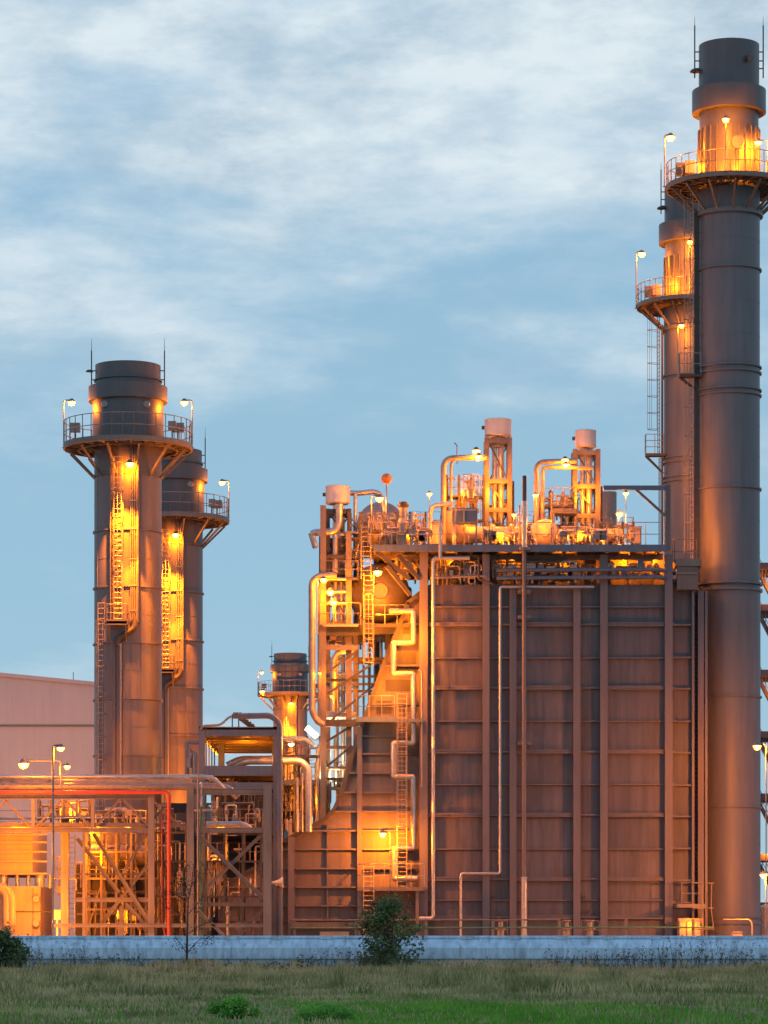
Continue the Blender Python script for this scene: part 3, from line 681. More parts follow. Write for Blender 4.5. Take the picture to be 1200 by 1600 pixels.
# pipework under the deck
def run(pts, r, label, mat='alu', D=None, bend=None, seams=1.6, n=12, name='pipe', cat='pipe', group=None, flanges=()):
    P = [W(p[0], p[1], p[2] if len(p) > 2 else D) for p in pts]
    a = MB(); a.pipe(P, r, bend, n, seams)
    for (x, y) in flanges:
        q = W(x, y, D)
        a.tube([q + Vector((0,0,-.06)), q + Vector((0,0,.06))], r*1.6, n)
    return solo(name, a, M[mat], label, cat, group)
run([(776,891),(1030,890),(1054,896,281)], .17, 'upper of two grey pipes running side by side under the deck edge', 'blue', 279.4)
run([(776,903),(1030,902),(1054,908,281)], .17, 'lower of two grey pipes running side by side under the deck edge', 'blue', 279.3)
run([(781,1462),(781,1462.1)], .01, 'x', 'alu', 279.5) if False else None
run([(720,1466),(720,1365),(781.5,1365),(781.5,917),(928,917)], .13, 'thin silver pipe from the ground stepping right then up the casing to a long arm', 'alu', 279.6, .25)
run([(688,815),(688,872)], .16, 'short white vertical pipe crossing the deck railing at left', 'alu', 278.6)
run([(734,872),(677,872),(677,1435),(655,1435)], .17, 'tall silver pipe running down the left bay of the casing', 'alu', 279.3, .3)
run([(672,903),(760,900)], .1, 'thin pipe under the left end of the deck', 'aludull', 280)
run([(748,872),(748,905),(770,912)], .1, 'dark drooping hose pipe under the deck', 'dark', 279.6)
# vent pipe standing in front of the casing
t = thing('vent_pipe', 'tall thin vent pipe with black top rising through the deck edge', 'pipe', W(819, 1372, 278.6))
a = MB(); a.tube([W(819,1372,278.6), W(819,858,278.6)], .19, 14); build('lower_pipe', a, M['casing_col'], t)
a = MB(); a.tube([W(819.5,858,278.6), W(819.5,783,278.6)], .22, 14); build('upper_pipe', a, M['alu'], t)
a = MB(); a.tube([W(819.5,785,278.6), W(819.5,745,278.6)], .19, 14); a.dome(W(819.5,745,278.6), .19, .12, 14, 4); build('tip', a, M['dark'], t)
a = MB(); a.tube([W(819.5,860,278.6), W(819.5,856,278.6)], .5, 16); build('collar', a, M['blue'], t)
for y in (925, 965, 1162):
    a = MB(); a.box(W(810,y+1,278.75), W(828,y-1,280.2)); build('clip', a, M['steel'], t)
a = MB(); a.tube([W(819,1466,278.4), W(819,1370,278.4)], .27, 16); a.tube([W(819,1372,278.4), W(819,1370,278.4)], .3, 16)
solo('standpipe', a, M['alu'], 'thick bright silver standpipe below the vent pipe, lit orange', 'pipe')

# clutter makers -------------------------------------------------------------
def manifold(px0, px1, pyb, pyt, D, label, seed, mat='aludull', dens=1., cat='pipework', name='pipe_manifold'):
    rr = random.Random(seed); x0, x1, z0, z1 = sx(px0, D), sx(px1, D), sz(pyb, D), sz(pyt, D)
    t = thing(name, label, cat, ((x0+x1)/2, D, z0)); H = z1 - z0; Wd = x1 - x0
    n = max(2, int(Wd/.9*dens)); 
    for i in range(n):
        x = x0 + Wd*(i + rr.uniform(.2,.8))/n; y = D + rr.uniform(-.8, .8); r = rr.choice((.07,.1,.14,.2) if dens < 1.8 else (.04,.06,.08,.11)); h = H*rr.uniform(.45, 1)
        a = MB(); x2 = x + rr.uniform(-1.2, 1.2); x2 = min(max(x2, x0), x1)
        a.pipe([(x, y, z0), (x, y, z0+h), (x2, y + rr.uniform(-.5,.5), z0+h), (x2, y, z0+h*rr.uniform(.1,.8))], r, None, 8, 1.2); 
        pp = build('pipe', a, M[rr.choice((mat, 'alu', 'steel', 'machine'))], t)
        a = MB(); zz = z0 + h*rr.uniform(.2,.7); a.lathe([(r*1.1,-.16),(r*2.2,-.16),(r*2.2,-.1),(r*1.4,-.1),(r*1.9,0),(r*1.4,.1),(r*2.2,.1),(r*2.2,.16),(r*1.1,.16)], (x, y, zz), 12)
        a.tube([(x, y-r, zz), (x, y-r-.35, zz)], .03, 6); a.lathe([(.16,-.02),(.2,0),(.16,.02)], (x, y-r-.35, zz), 14, 'y')
        build('valve', a, M[rr.choice(('machine','steel','alu'))], pp)
    for i in range(max(1, int(n*.5))):
        z = z0 + H*rr.uniform(.15,.95); y = D + rr.uniform(-.6,1)
        xa = x0 + Wd*rr.uniform(0,.4); xb = x1 - Wd*rr.uniform(0,.4); a = MB(); r = rr.choice((.06,.09,.13))
        a.pipe([(xa, y, z), (xb, y, z), (xb, y, max(z0, z-rr.uniform(.3,1.2)))], r, None, 8, 1.2); build('header', a, M[rr.choice((mat,'alu','steel'))], t)
    for i in range(max(1, int(n*.35))):
        x = x0 + Wd*rr.uniform(.05,.9); z = z0 + H*rr.uniform(0,.5); w_ = rr.uniform(.3,.8); a = MB()
        a.box((x, D-.9, z), (x+w_, D-.5, z+rr.uniform(.4,.9))); build('control_box', a, M[rr.choice(('rail','machine','blue'))], t)
    return t

def equip_frame(px0, px1, pyt, pyb, D, dep, label, levels, nx=2, mat='dark', fill=0, seed=1):
    rr = random.Random(seed); t = thing('equipment_frame', label, 'frame', W((px0+px1)/2, pyb, D))
    x0, x1, z0, z1 = sx(px0,D), sx(px1,D), sz(pyb,D), sz(pyt,D)
    for i in range(nx+1):
        for y in (D, D+dep):
            x = x0 + (x1-x0)*i/nx; a = MB(); a.box((x-.09, y-.09, z0), (x+.09, y+.09, z1)); build('post', a, M[mat], t)
    for ly in levels:
        z = sz(ly, D); a = MB(); a.box((x0, D-.1, z-.14), (x1, D-.02, z+.02)); a.box((x0, D, z-.05), (x1, D+dep, z-.002)); fl = build('floor', a, M[mat], t)
        a = MB(); rail(a, [(x0, D+dep-.1, z), (x0, D-.06, z), (x1, D-.06, z), (x1, D+dep-.1, z)], 1.5, .9, .032); build('railing', a, M['rail'], fl)
    for i in range(fill):
        x = rr.uniform(x0, x1); y = D + rr.uniform(.1, dep); r = rr.choice((.04,.06,.09,.12)); za = rr.uniform(z0, z1*.6+z0*.4); zb_ = rr.uniform(za+.6, z1)
        a = MB(); a.pipe([(x, y, za), (x, y, zb_), (min(max(x + rr.uniform(-1.4,1.4), x0), x1), y, zb_)], r, None, 7); build('pipe', a, M[rr.choice(('aludull','machine','steel','alu'))], t)
    a = MB(); a.beam((x0, D-.05, z0), (x0+(x1-x0)/nx, D-.05, (z0+z1)/2), .09); a.beam((x1, D-.05, z0), (x1-(x1-x0)/nx, D-.05, (z0+z1)/2), .09); build('brace', a, M[mat], t)
    return t
equip_frame(698, 756, 742, 853, 286.2, 2.0, 'dark two level equipment frame inside the left silver arch', (812, 775), 3, 'dark', 16, 1)
equip_frame(846, 896, 768, 853, 286.2, 2.0, 'dark equipment frame inside the right silver arch', (820, 790), 3, 'dark', 14, 2)
equip_frame(562, 618, 800, 853, 284, 2.5, 'low dark pipe frame between the leftmost tower and the ball marker', (828,), 3, 'dark', 14, 3)
equip_frame(804, 836, 800, 853, 285, 2.0, 'narrow dark frame between the two lattice towers', (826,), 2, 'dark', 9, 4)
equip_frame(938, 990, 815, 853, 286, 2.0, 'low dark frame right of the smaller silencer tower', (835,), 3, 'dark', 10, 5)
equip_frame(500, 562, 838, 975, 289, 3.0, 'tall dark pipe frame behind the leftmost tower', (870, 905, 942), 3, 'dark', 22, 6)
equip_frame(563, 622, 968, 1010, 291, 3.0, 'dark frame with thin pipes under the big round drum', (990,), 3, 'dark', 12, 7)
manifold(590, 675, 851, 822, 281, 'dense small valves along the left deck railing', 51, 'machine', 2.2)
manifold(755, 838, 851, 828, 281, 'dense small valves behind the deck railing by the vent pipe', 52, 'machine', 2.2)
manifold(868, 945, 851, 830, 281, 'dense small valves behind the deck railing right of the pale disc', 53, 'machine', 2.2)
manifold(672, 752, 915, 872, 281.2, 'dense dark pipes under the left end of the deck, front row', 54, 'steel', 2.4)
manifold(770, 936, 912, 872, 281.2, 'dense dark pipes under the middle of the deck, front row', 55, 'steel', 2.0)
manifold(950, 1036, 905, 875, 281.2, 'small pipes before the orange lit plates under the right deck end', 56, 'steel', 1.6)
manifold(680, 752, 903, 866, 281.6, 'dark tangle of valves and pipes under the left end of the deck', 3, 'steel', 1.1)
manifold(768, 936, 903, 868, 281.8, 'orange lit pipes and valves crowded under the middle of the deck', 4, 'steel', .9)
manifold(620, 655, 905, 868, 282, 'knot of small pipes under the deck beside the corner column', 6, 'steel', 1.4)
for (x, pw_) in ((700, 500), (800, 700), (880, 900), (975, 1300), (1025, 900)):
    point('underdeck_light', W(x, 874, 282), pw_, SOD, .15)

# deck equipment ------------------------------------------------------------
manifold(622, 668, 850, 800, 282.5, 'yellow lit valves and short pipes on the deck beside the ball marker', 11, 'machine', 1.4)
manifold(755, 812, 850, 822, 282, 'row of glowing valve bodies at the foot of the first silencer tower', 12, 'machine', 1.5)
manifold(872, 945, 850, 822, 282, 'row of glowing valves and pipes at the foot of the second silencer tower', 13, 'machine', 1.5)
manifold(945, 985, 850, 826, 283, 'low yellow pipework at the right end of the deck', 14, 'machine', 1.3)
manifold(700, 752, 806, 770, 288, 'tall bundle of pipes behind the dark cabinet', 15, 'aludull', 1.2)
manifold(840, 895, 822, 765, 289, 'tall pipes and valves left of the second silencer tower', 16, 'aludull', 1.3)
manifold(508, 560, 905, 830, 286, 'pipes and valves inside the left silencer tower', 17, 'steel', 1.1)
manifold(575, 640, 968, 905, 292, 'cluster of small pipes behind the upper caged ladder', 18, 'machine', 1.0)
# small upright machines
for (x0, x1, y0, y1, lab) in ((610,618,812,850,'tall narrow yellow lit box left of the relief valve'),(675,686,818,850,'small upright box on the deck right of the relief valve'),(990,1001,826,850,'slim yellow cabinet near the right end of the deck railing'),(984,993,829,842,'small dark red control box on a post at the right end of the deck')):
    t = thing('control_cabinet', lab, 'cabinet', W((x0+x1)/2, 853, 282))
    a = MB(); a.box(W(x0, y1, 281.5), W(x1, y0, 282.3)); bd = build('cabinet_body', a, M['machine'], t)
    a = MB(); a.box(W(x0+1, y1-2, 281.44), W(x1-1, y0+2, 281.5)); build('door', a, M['machine'], bd)
    a = MB(); a.box(W(x0-.6, y0, 281.4), W(x1+.6, y0-1.5, 282.4)); build('lid', a, M['rail'], bd)
    a = MB(); a.box(W(x0+3, 853, 281.8), W(x1-3, y1, 282)); build('stand', a, M['steel'], t)
# relief valve with round head
t = thing('relief_valve', 'fat relief valve with dark crown head standing on the deck', 'valve', W(630, 853, 281))
a = MB(); a.lathe([(.6,0),(.6,.9),(.75,.95),(.75,1.15),(.55,1.2),(.55,2.0),(.36,2.4),(.36,3.5)], W(630,853,281), 20); build('valve_body', a, M['machine'], t)
a = MB(); a.lathe([(.01,0),(.4,.0),(.5,.12),(.5,.3),(.35,.38),(.35,.5),(.01,.5)], W(630,795,281)+Vector((0,0,.1)), 20); build('crown', a, M['dark'], t)
a = MB(); a.pipe([W(630,825,281), W(643,825,281), W(645,800,281)], .22, .4, 12); build('side_pipe', a, M['alu'], t)
# cabinet
t = thing('switch_cabinet', 'blue grey cabinet hanging in a frame behind the deck railing', 'cabinet', W(725, 851, 281))
a = MB(); a.box(W(707,817,281), W(744,796,282.2)); build('cabinet_body', a, M['blue'], t)
for x in (707,743):
    a = MB(); a.box(W(x,853,281.1), W(x+2.4,796,281.3)); build('leg', a, M['blue'], t)
a = MB(); a.box(W(724,817,280.93), W(726,797,281)); a.box(W(707,798,280.94), W(744,795,281)); build('door_trim', a, M['machine'], t)
# drums
def drum(px, py, rpx, D, length, label, mat, axis='y', band=True):
    c = W(px, py, D); r = m(rpx, D); t = thing('steam_drum', label, 'vessel', c - Vector((0,0,r)), 'round ended drums on the boiler')
    a = MB(); 
    if axis == 'y': a.lathe([(r,0),(r,length)], c, 40, 'y')
    else: a.lathe([(r,-length/2),(r,length/2)], c, 40, 'x')
    build('drum_shell', a, M[mat], t)
    if axis == 'y':
        a = MB(); a.dome(c, r, r*.55, 40, 10, 'y', -1); hd = build('drum_head', a, M[mat], t)
        a = MB(); a.lathe([(.01,-r*.60),(r*.26,-r*.60),(r*.28,-r*.56),(r*.28,-r*.3)], c, 28, 'y'); build('manway', a, M[mat], hd)
        for k in range(1, int(length/2)):
            a = MB(); a.lathe([(r*1.0,k*2-.05),(r*1.02,k*2-.05),(r*1.02,k*2+.05),(r*1.0,k*2+.05)], c, 40, 'y'); build('band', a, M['alu'], t)
    else:
        for s_ in (-1,1):
            a = MB(); a.dome(c + Vector((s_*length/2,0,0)), r, r*.5, 32, 8, 'x', s_); build('drum_head', a, M[mat], t)
    a = MB(); a.box((c.x-r*.7, D+1, c.z-r*1.25), (c.x+r*.7, D+1.4, c.z-r*.6)); build('saddle', a, M['steel'], t)
    return t
drum(595, 822, 38, 290, 8, 'silver domed drum behind the ball marker at the left end of the deck', 'aludull')
drum(594, 926, 46, 288, 8, 'large round drum end glowing orange behind the upper caged ladder', 'aludull')
drum(851, 834, 23, 283, 9, 'yellow lit round drum head with a pale disc, right of the vent pipe tip', 'machine')
drum(716, 822, 30, 286, 8, 'curved drum end half behind the dark cabinet', 'machine')
drum(775, 836, 13, 284, 5, 'low horizontal tank behind the railing between two manifolds', 'machine', 'x')
drum(905, 836, 10, 284, 6, 'low horizontal tank behind the railing right of the pale disc', 'machine', 'x')
# silencers and towers
def silencer(px, py0, py1, hw, D, label, mat='white'):
    c = W(px, py1, D); r = m(hw, D); h = m(py1-py0, D); t = thing('vent_silencer', label, 'silencer', c, 'steam vent silencers')
    a = MB(); a.lathe([(.01,.0),(r*.9,.0),(r,.08),(r,h-.06),(r*.97,h),(r*.9,h),(r*.9,h-.5),(.01,h-.5)], c, 40); b_ = build('silencer_drum', a, M[mat], t)
    a = MB(); a.lathe([(r,h*.93),(r*1.02,h*.93),(r*1.02,h*.97),(r,h*.97)], c, 40); build('rim', a, M[mat], b_)
    a = MB(); a.tube([c + Vector((0,0,-.9)), c], r*.35, 16); build('inlet_pipe', a, M['alu'], t)
    a = MB(); a.box(c + Vector((-r-.25,-.1,h*.45)), c + Vector((-r+.02,.1,h*.45+.3))); build('lifting_lug', a, M['dark'], b_)
silencer(778, 656, 683, 21, 288, 'pale cylinder silencer on the taller lattice tower, highest on the deck')
silencer(915, 673, 700, 16.5, 289, 'smaller pale cylinder silencer on the lattice tower right of the curved pipes')
silencer(527.5, 760, 788, 19, 286, 'pinkish cylinder silencer on the leftmost tower over the bent pipe')
silencer(951, 769, 850, 12.5, 300, 'plain grey upright tank standing behind the right lattice tower', 'rail')
def tower(px0, px1, pyt, pyb, D, dep, label, lv, mat='steel', pipes=True, col=.42, seed=1):
    t = thing('lattice_tower', label, 'tower', W((px0+px1)/2, pyb, D), 'lattice towers under the silencers')
    x0, x1, z0, z1 = sx(px0, D), sx(px1, D), sz(pyb, D), sz(pyt, D)
    for x in (x0+col/2, x1-col/2):
        for y in (D, D+dep):
            a = MB(); a.ibeam((x, y, z0), (x, y, z1), col, col, .06) if False else a.box((x-col/2, y-col/2, z0), (x+col/2, y+col/2, z1)); build('leg', a, M[mat], t)
    zs = [sz(y, D) for y in lv]
    for z in zs:
        a = MB(); 
        for y in (D, D+dep): a.box((x0+col, y-.12, z-.2), (x1-col, y+.12, z+.2))
        for x in (x0+col/2, x1-col/2): a.box((x-.12, D+col/2, z-.2), (x+.12, D+dep-col/2, z+.2))
        build('cross_beam', a, M[mat], t)
    zs2 = [z0] + zs[::-1]
    for i, (za, zb_) in enumerate(zip(zs2[:-1], zs2[1:])):
        if zb_ - za < 1.2: continue
        a = MB(); y = D-.02
        zm = (za+zb_)/2
        a.beam((x0+col, y, zb_-.2), (x1-col, y, za+.2), .13); build('brace', a, M['dark'], t)
        a = MB(); a.beam((x0+col, y+dep, za+.2), (x1-col, y+dep, zb_-.2), .13); build('brace', a, M['dark'], t)
    if pipes:
        for fx, rr_ in ((.38,.24),(.62,.3)):
            a = MB(); x = x0 + (x1-x0)*fx; a.pipe([(x, D+dep/2, z0), (x, D+dep/2, z1+.3)], rr_, None, 14, 1.6); build('riser_pipe', a, M['alu'], t)
    return t
tower(757, 800, 684, 853, 287, 2.4, 'tallest lattice tower with bright pipes inside, under the largest pale silencer', [689, 752, 797])
tower(895, 938, 702, 853, 288, 2.4, 'lattice tower under the smaller pale silencer, right half of the deck', [707, 760, 806])
tower(508, 549, 795, 1000, 285, 3., 'leftmost lattice tower with dark beams above the bent silver pipe', [799, 845, 858, 895, 905, 975], 'dark', True, .38)
# curved pipes
def rack(names): pass
run([(693,858),(693,716),(760,714)], .25, 'large silver pipe arching up from the deck to the taller silencer tower', 'aludull', 285, .9)
run([(705,830),(705,724),(711,715)], .13, 'thin pipe standing inside the left silver arch', 'aludull', 285.6, .3)
run([(838,856),(838,722),(900,720)], .23, 'large silver pipe arching up from the deck to the smaller silencer tower', 'aludull', 285, .8)
run([(848,856),(848,730),(928,731)], .17, 'thinner pipe nested inside the right silver arch', 'aludull', 285.5, .5)
run([(672,856),(672,790),(706,787)], .22, 'low silver pipe bend left of the dark cabinet', 'alu', 284, .8)
run([(487,835),(492,832),(522,831),(530,820),(530,788)], .32, 'silver pipe hooking out to the left from under the pinkish silencer', 'alu', 284.2, .7)
run([(486,833),(493,856)], .26, 'short slanting silver pipe end at the far left of the tower', 'alu', 284.2)
run([(524,835),(524,895)], .24, 'thin vertical pipe in the middle of the leftmost tower', 'alu', 284.4)
run([(547,770),(558,771),(585,768),(595,773),(600,800)], .24, 'silver pipe crossing from the pinkish silencer to the silver drum', 'alu', 286.5, .6)
run([(555,772),(555,830)], .16, 'thin upright pipe between the pinkish silencer and the silver drum', 'alu', 286, .3)
run([(532,835),(560,832)], .18, 'short level pipe right of the leftmost tower', 'aludull', 284.6)
# caged landing on the deck
def cagelanding(px, pyb, pyt, hw, D, label):
    t = thing('caged_landing', label, 'platform', W(px, 853, D)); c = W(px, pyb, D); r = m(hw, D); h = m(pyb-pyt, D)
    a = MB(); a.lathe([(.01,0),(r,0),(r,-.15),(.01,-.15)], c, 20); fl = build('floor', a, M['steel'], t)
    a = MB()
    for z in (h*.35, h*.68, h): a.tube(circ(c, r, c.z+z, 20) + [circ(c, r, c.z+z, 20)[0]], .035, 6)
    for q in circ(c, r, c.z, 10): a.tube([q, q + Vector((0,0,h))], .03, 6)
    build('cage_rail', a, M['rail'], fl)
    for s_ in (-1,1):
        a = MB(); a.tube([(c.x+s_*r*.7, D, sz(853, D)), (c.x+s_*r*.7, D, c.z-.15)], .12, 8); build('support_leg', a, M['steel'], t)
    a = MB(); a.lathe([(.3,0),(.34,.9),(.2,1.2),(.2,h*.8)], c, 16); build('valve', a, M['machine'], t)
cagelanding(735, 780, 743, 13, 284, 'small round caged landing inside the left silver arch')
t = thing('raised_landing', 'small raised landing with square railing left of the smaller silencer tower', 'platform', W(882, 853, 284))
a = MB(); a.box(W(862,802,284), W(902,799,286)); build('floor', a, M['steel'], t)
a = MB(); rail(a, [W(862,799,284), W(902,799,284), W(902,799,286)], m(37,284), 1.1, .035, 2); build('railing', a, M['rail'], t)
for x in (864,900):
    a = MB(); a.box(W(x,853,284), W(x+2.5,802,284.15)); build('leg', a, M['steel'], t)
# ball marker
t = thing('ball_marker', 'orange ball on a thin pole standing on the left end of the deck', 'marker', W(604, 853, 281))
a = MB(); a.tube([W(604,853,281), W(604,755,281)], .06, 8); build('pole', a, M['rail'], t)
a = MB(); c = W(604,748,281); a.dome(c, .47, .47, 24, 8); a.dome(c, .47, .47, 24, 8, 'z', -1); build('ball', a, M['orange'], t)
# antenna hooks
a = MB(); a.tube([W(714,725,285), W(714,696,285), W(710,692,285)], .05, 6); solo('thin_mast', a, M['dark'], 'thin bent mast tip above the left silver arch', 'mast')
# jib
t = thing('jib_crane', 'grey steel jib arm with slanting brace at the right end of the deck', 'crane', W(1043, 860, 280.5))
a = MB(); a.box(W(1039.5,860,280.5), W(1047,759,280.9)); build('mast', a, M['duct'], t)
a = MB(); a.box(W(943,765,280.4), W(1039.5,759.5,280.8)); build('arm', a, M['blue'], t)
a = MB(); a.beam(W(994,765,280.6), W(1040,806,280.6), .32, .2); build('brace', a, M['duct'], t)
# right balcony by the stack
t = thing('balcony', 'small balcony with curved railing wedged between the casing and the tallest chimney', 'balcony', W(1070, 922, 280))
a = MB(); a.box(W(1058,921,280), W(1089,882,280.8)); build('box_base', a, M['duct'], t)
a = MB(); a.box(W(1056,884,279.8), W(1090,880,283)); a.box(W(1056,897,279.85), W(1089,894,280)); build('floor', a, M['steel'], t)
a = MB(); rail(a, [W(1051,880,280.6), W(1054,880,279.9), W(1088,880,279.9)], m(37,280), 1.0, .04); build('railing', a, M['duct'], t)

# deck lamps
for (px, py, D, ft, lab, pw_, kk) in (
    (744,704,284.5,None,'upper of two stacked lamps on the taller silencer tower',2200,.9),
    (747,713,284.3,None,'lower of two stacked lamps on the taller silencer tower',2200,.9),
    (883,718,284.5,None,'upper of two stacked lamps on the smaller silencer tower',2200,.8),
    (884,726,284.3,None,'lower of two stacked lamps on the smaller silencer tower',2200,.8),
    (671,771,280,(671,853),'lamp on a thin straight post left of the arching pipe',1500,.6),
    (593,778,281,(580,853),'lamp on a bent post beside the ball marker',2400,.9),
    (978,770,281,(978,853),'lamp on a thin straight post under the jib arm',1300,.6),
    (968,802,281,(966,853),'lower bright lamp right of the smaller silencer tower',1800,.8),
    (803,804,281.5,(803,853),'small lamp at the foot of the taller silencer tower',1300,.5),
    (837,773,283,None,'small lamp on the right silver arch',1200,.6),
    (968,851,280.6,None,'lamp shining low between the posts of the deck railing',600,.45)):
    lamp(px, py, D, lab, ft, pw_, kk)
for (x, y, D, p_) in ((640,835,280.6,900),(700,838,280.6,700),(735,812,283,700),(780,838,280.3,900),(851,815,280.8,900),(905,838,280.3,900),(775,770,286,1500),(912,775,287,1500),(715,770,284,900),(945,835,280.5,700),(590,850,284,700)):
    point('deck_fill', W(x, y, D), p_, SOD, .15)  # unseen lights added to spread an orange glow over the deck

equip_frame(640, 690, 800, 853, 287, 2.0, 'dark low frame behind the relief valve', (826,), 2, 'dark', 12, 8)
equip_frame(756, 802, 752, 853, 290, 2.0, 'dark frame behind the tallest lattice tower', (790, 822), 2, 'dark', 10, 9)
equip_frame(895, 940, 760, 853, 291, 2.0, 'dark frame behind the smaller silencer tower', (800, 828), 2, 'dark', 10, 10)
equip_frame(546, 566, 800, 900, 284, 2.0, 'narrow dark pipe frame right of the leftmost tower', (840, 870), 1, 'dark', 10, 11)
for i, (x, y0, y1) in enumerate(((650,812,853),(712,790,853),(765,815,853),(812,792,853),(862,800,853),(928,810,853),(948,826,853))):
    nm = ('beside the relief valve','before the dark cabinet','before the tallest lattice tower','beside the vent pipe tip','before the smaller silencer tower','right of the smaller silencer tower','before the low pipework at right')[i]
    a = MB(); a.tube([W(x,y1,280.4), W(x,y0,280.4)], .07, 8); a.lathe([(.07,0),(.16,.02),(.16,.1),(.07,.12)], W(x,(y0+y1)/2,280.4), 10); a.dome(W(x,y0,280.4), .12, .15, 10, 4)
    solo('vent_tube', a, M['machine'], 'thin upright vent tube ' + nm, 'pipe')

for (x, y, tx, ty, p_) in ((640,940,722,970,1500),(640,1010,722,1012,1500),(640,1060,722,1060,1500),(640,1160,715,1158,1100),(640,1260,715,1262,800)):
    q = W(x, y, 277.5); e = W(tx, ty, 280.7); point('stray_light', q, p_*3, SOD, .12, None, 24, e)  # unseen spots added to throw light patches on the first bay
# ------------------------------------------------------------------ inlet duct (sloping casing left of the boiler)
DD = 281.
dct = thing('inlet_duct', 'brown ribbed duct rising in a curved slope to the boiler, orange glow on it', 'duct', W(560, 1480, DD))
edge = [(662,918),(634,940),(618,985),(606,1012),(584,1072),(557,1148),(542,1195),(530,1240),(520,1262),(505,1278),(470,1296),(440,1313),(412,1345),(380,1362),(340,1388)]
poly = [(sx(662,DD), 0)] + [(sx(x,DD), sz(y,DD)) for x, y in edge] + [(sx(340,DD), 0)]
a = MB(); a.prism([(x, z) for x, z in poly][::-1], DD+.5, DD+18); build('wall', a, M['duct'], dct)
for (p, q) in zip(edge[:-1], edge[1:]):
    a = MB(); P, Q = W(*p, DD), W(*q, DD); a.add([P+Vector((0,-.05,-.0)), Q+Vector((0,-.05,0)), Q+Vector((0,18.,0)), P+Vector((0,18.,0))], [(0,1,2,3)])
    n = (Q-P).cross(Vector((0,1,0))).normalized()*(.14)
    if n.z < 0: n = -n
    a.add([P+Vector((0,-.05,0)), Q+Vector((0,-.05,0)), Q+Vector((0,-.05,0))-n*2.6, P+Vector((0,-.05,0))-n*2.6], [(0,1,2,3)])
    build('edge_flange', a, M['dark'], dct)
def duct_left(y):      # x of the sloping edge at height y
    for (xa, ya), (xb, yb) in zip(edge[:-1], edge[1:]):
        if ya <= y <= yb: return xa + (xb-xa)*(y-ya)/(yb-ya)
    return edge[-1][0]
for y in (1150,1178,1208,1238,1268,1298,1327,1357,1386,1415,1438):
    xl_ = duct_left(y) + 5
    segs = [(max(xl_, 462), 557)] if xl_ < 550 else []
    if y > 1320: segs.append((max(xl_, 345), 450))
    segs.append((566, 645))
    for x0, x1 in segs:
        if x1 - x0 < 6: continue
        a = MB(); a.box(W(x0, y+1.3, DD+.02), W(x1, y-1, DD+.49)); build('stiffener', a, M['casing_col'], dct)
for (x0, x1, yt) in ((558,566,1136),(450,460,1308),(510.5,513,1290)):
    a = MB(); a.box(W(x0, 1480, DD-.15 if x1-x0 > 5 else DD+.2), W(x1, yt, DD+.49)); build('column', a, M['casing_col'], dct)
for y in (975, 1040, 1100):
    a = MB(); a.box(W(duct_left(y)+6, y+1, DD+.1), W(655, y-1, DD+.49)); build('stiffener', a, M['casing_col'], dct)
for (x0, x1, y0, y1) in ((630,653,970,990),(620,650,1020,1050),(602,648,1062,1080),(588,612,1095,1115)):
    a = MB(); a.box(W(x0, y1, DD+.42), W(x1, y0, DD+.52)); build('recess_panel', a, M['dark'], dct)
# slots of the vent band and skirt
for x in range(567, 652, 9):
    if 612 < x < 624: continue
    a = MB(); a.box(W(x, 1362.5, DD+.42), W(x+6, 1358, DD+.53)); build('slot', a, M['dark'], dct)
a = MB(); a.box(W(455,1452,DD-.4), W(560,1441,DD+.4)); build('base_beam', a, M['duct'], dct)
a = MB(); a.box(W(455,1480,DD-.3), W(566,1453,DD+.3)); build('skirt', a, M['dark'], dct)
# zigzag drain
zz = [(608,955),(646,955),(646,1004.5),(615,1004.5),(615,1053),(646,1053),(646,1161),(615,1161),(615,1214),(646,1214),(646,1325),(616,1325),(616,1373),(652,1373)]
run(zz, .25, 'silver pipe zigzagging down the left side of the boiler in square steps', 'alu', 280.1, .10, 1.8)
run([(655,1045),(659,1050),(659,1230)], .09, 'thin conduit on the corner column right of the zigzag pipe', 'rail', 279.5)

# landings and ladders on the duct
def landing(px0, px1, py, D, dep, label, rh=37, mat='blue', thick=7, cat='platform', railmat='rail', legs=()):
    t = thing('landing', label, cat, W((px0+px1)/2, py+thick, D)); x0, x1 = sx(px0,D), sx(px1,D); z = sz(py, D); th = m(thick, D)
    a = MB(); a.box((x0, D, z-th), (x1, D+.1, z)); a.box((x0, D+.1, z-.1), (x1, D+dep, z-.004)); fl = build('floor', a, M[mat], t)
    if rh:
        a = MB(); rail(a, [(x0+.04, D+dep, z), (x0+.04, D+.05, z), (x1-.04, D+.05, z)], m(rh, D), 1.1, .035); build('railing', a, M[railmat], t)
    for lx, ly in legs:
        a = MB(); a.box(W(lx-2.5, ly, D+.15), W(lx+2.5, py+thick, D+.4)); build('leg', a, M[mat], t)
    return t
landing(556, 617, 1120, 279.2, 2.2, 'grey landing with curved railing halfway up the sloping duct', 33, 'blue', 8)
landing(617, 661, 1123, 279.2, 1.6, 'narrow grey walkway joined to the halfway landing by the ladder', 0, 'blue', 5)
landing(558, 664, 1386, 279, 2.2, 'lower landing on the duct front, glowing orange under the wall lamp', 36, 'duct', 6, legs=((562,1462),(652,1462)))
t = thing('duct_ladder', 'long caged ladder up the duct front above the glowing lower landing', 'ladder', W(628, 1386, 279.6))
ladder(t, sx(628,279.6), 279.6, sz(1390,279.6), sz(1083,279.6), w=.85, depth=.8, cz0=5.5, hoop=2.1, mat='ladder')
t = thing('base_ladder', 'short ladder from the ground to the glowing lower landing', 'ladder', W(576, 1462, 279.4))
ladder(t, sx(576,279.4), 279.0, 0, sz(1352,279.4), w=.9, cage=False, mat='ladder')
t = thing('upper_ladder', 'yellow lit caged ladder hanging in front of the large round drum', 'ladder', W(578, 1060, 279.6))
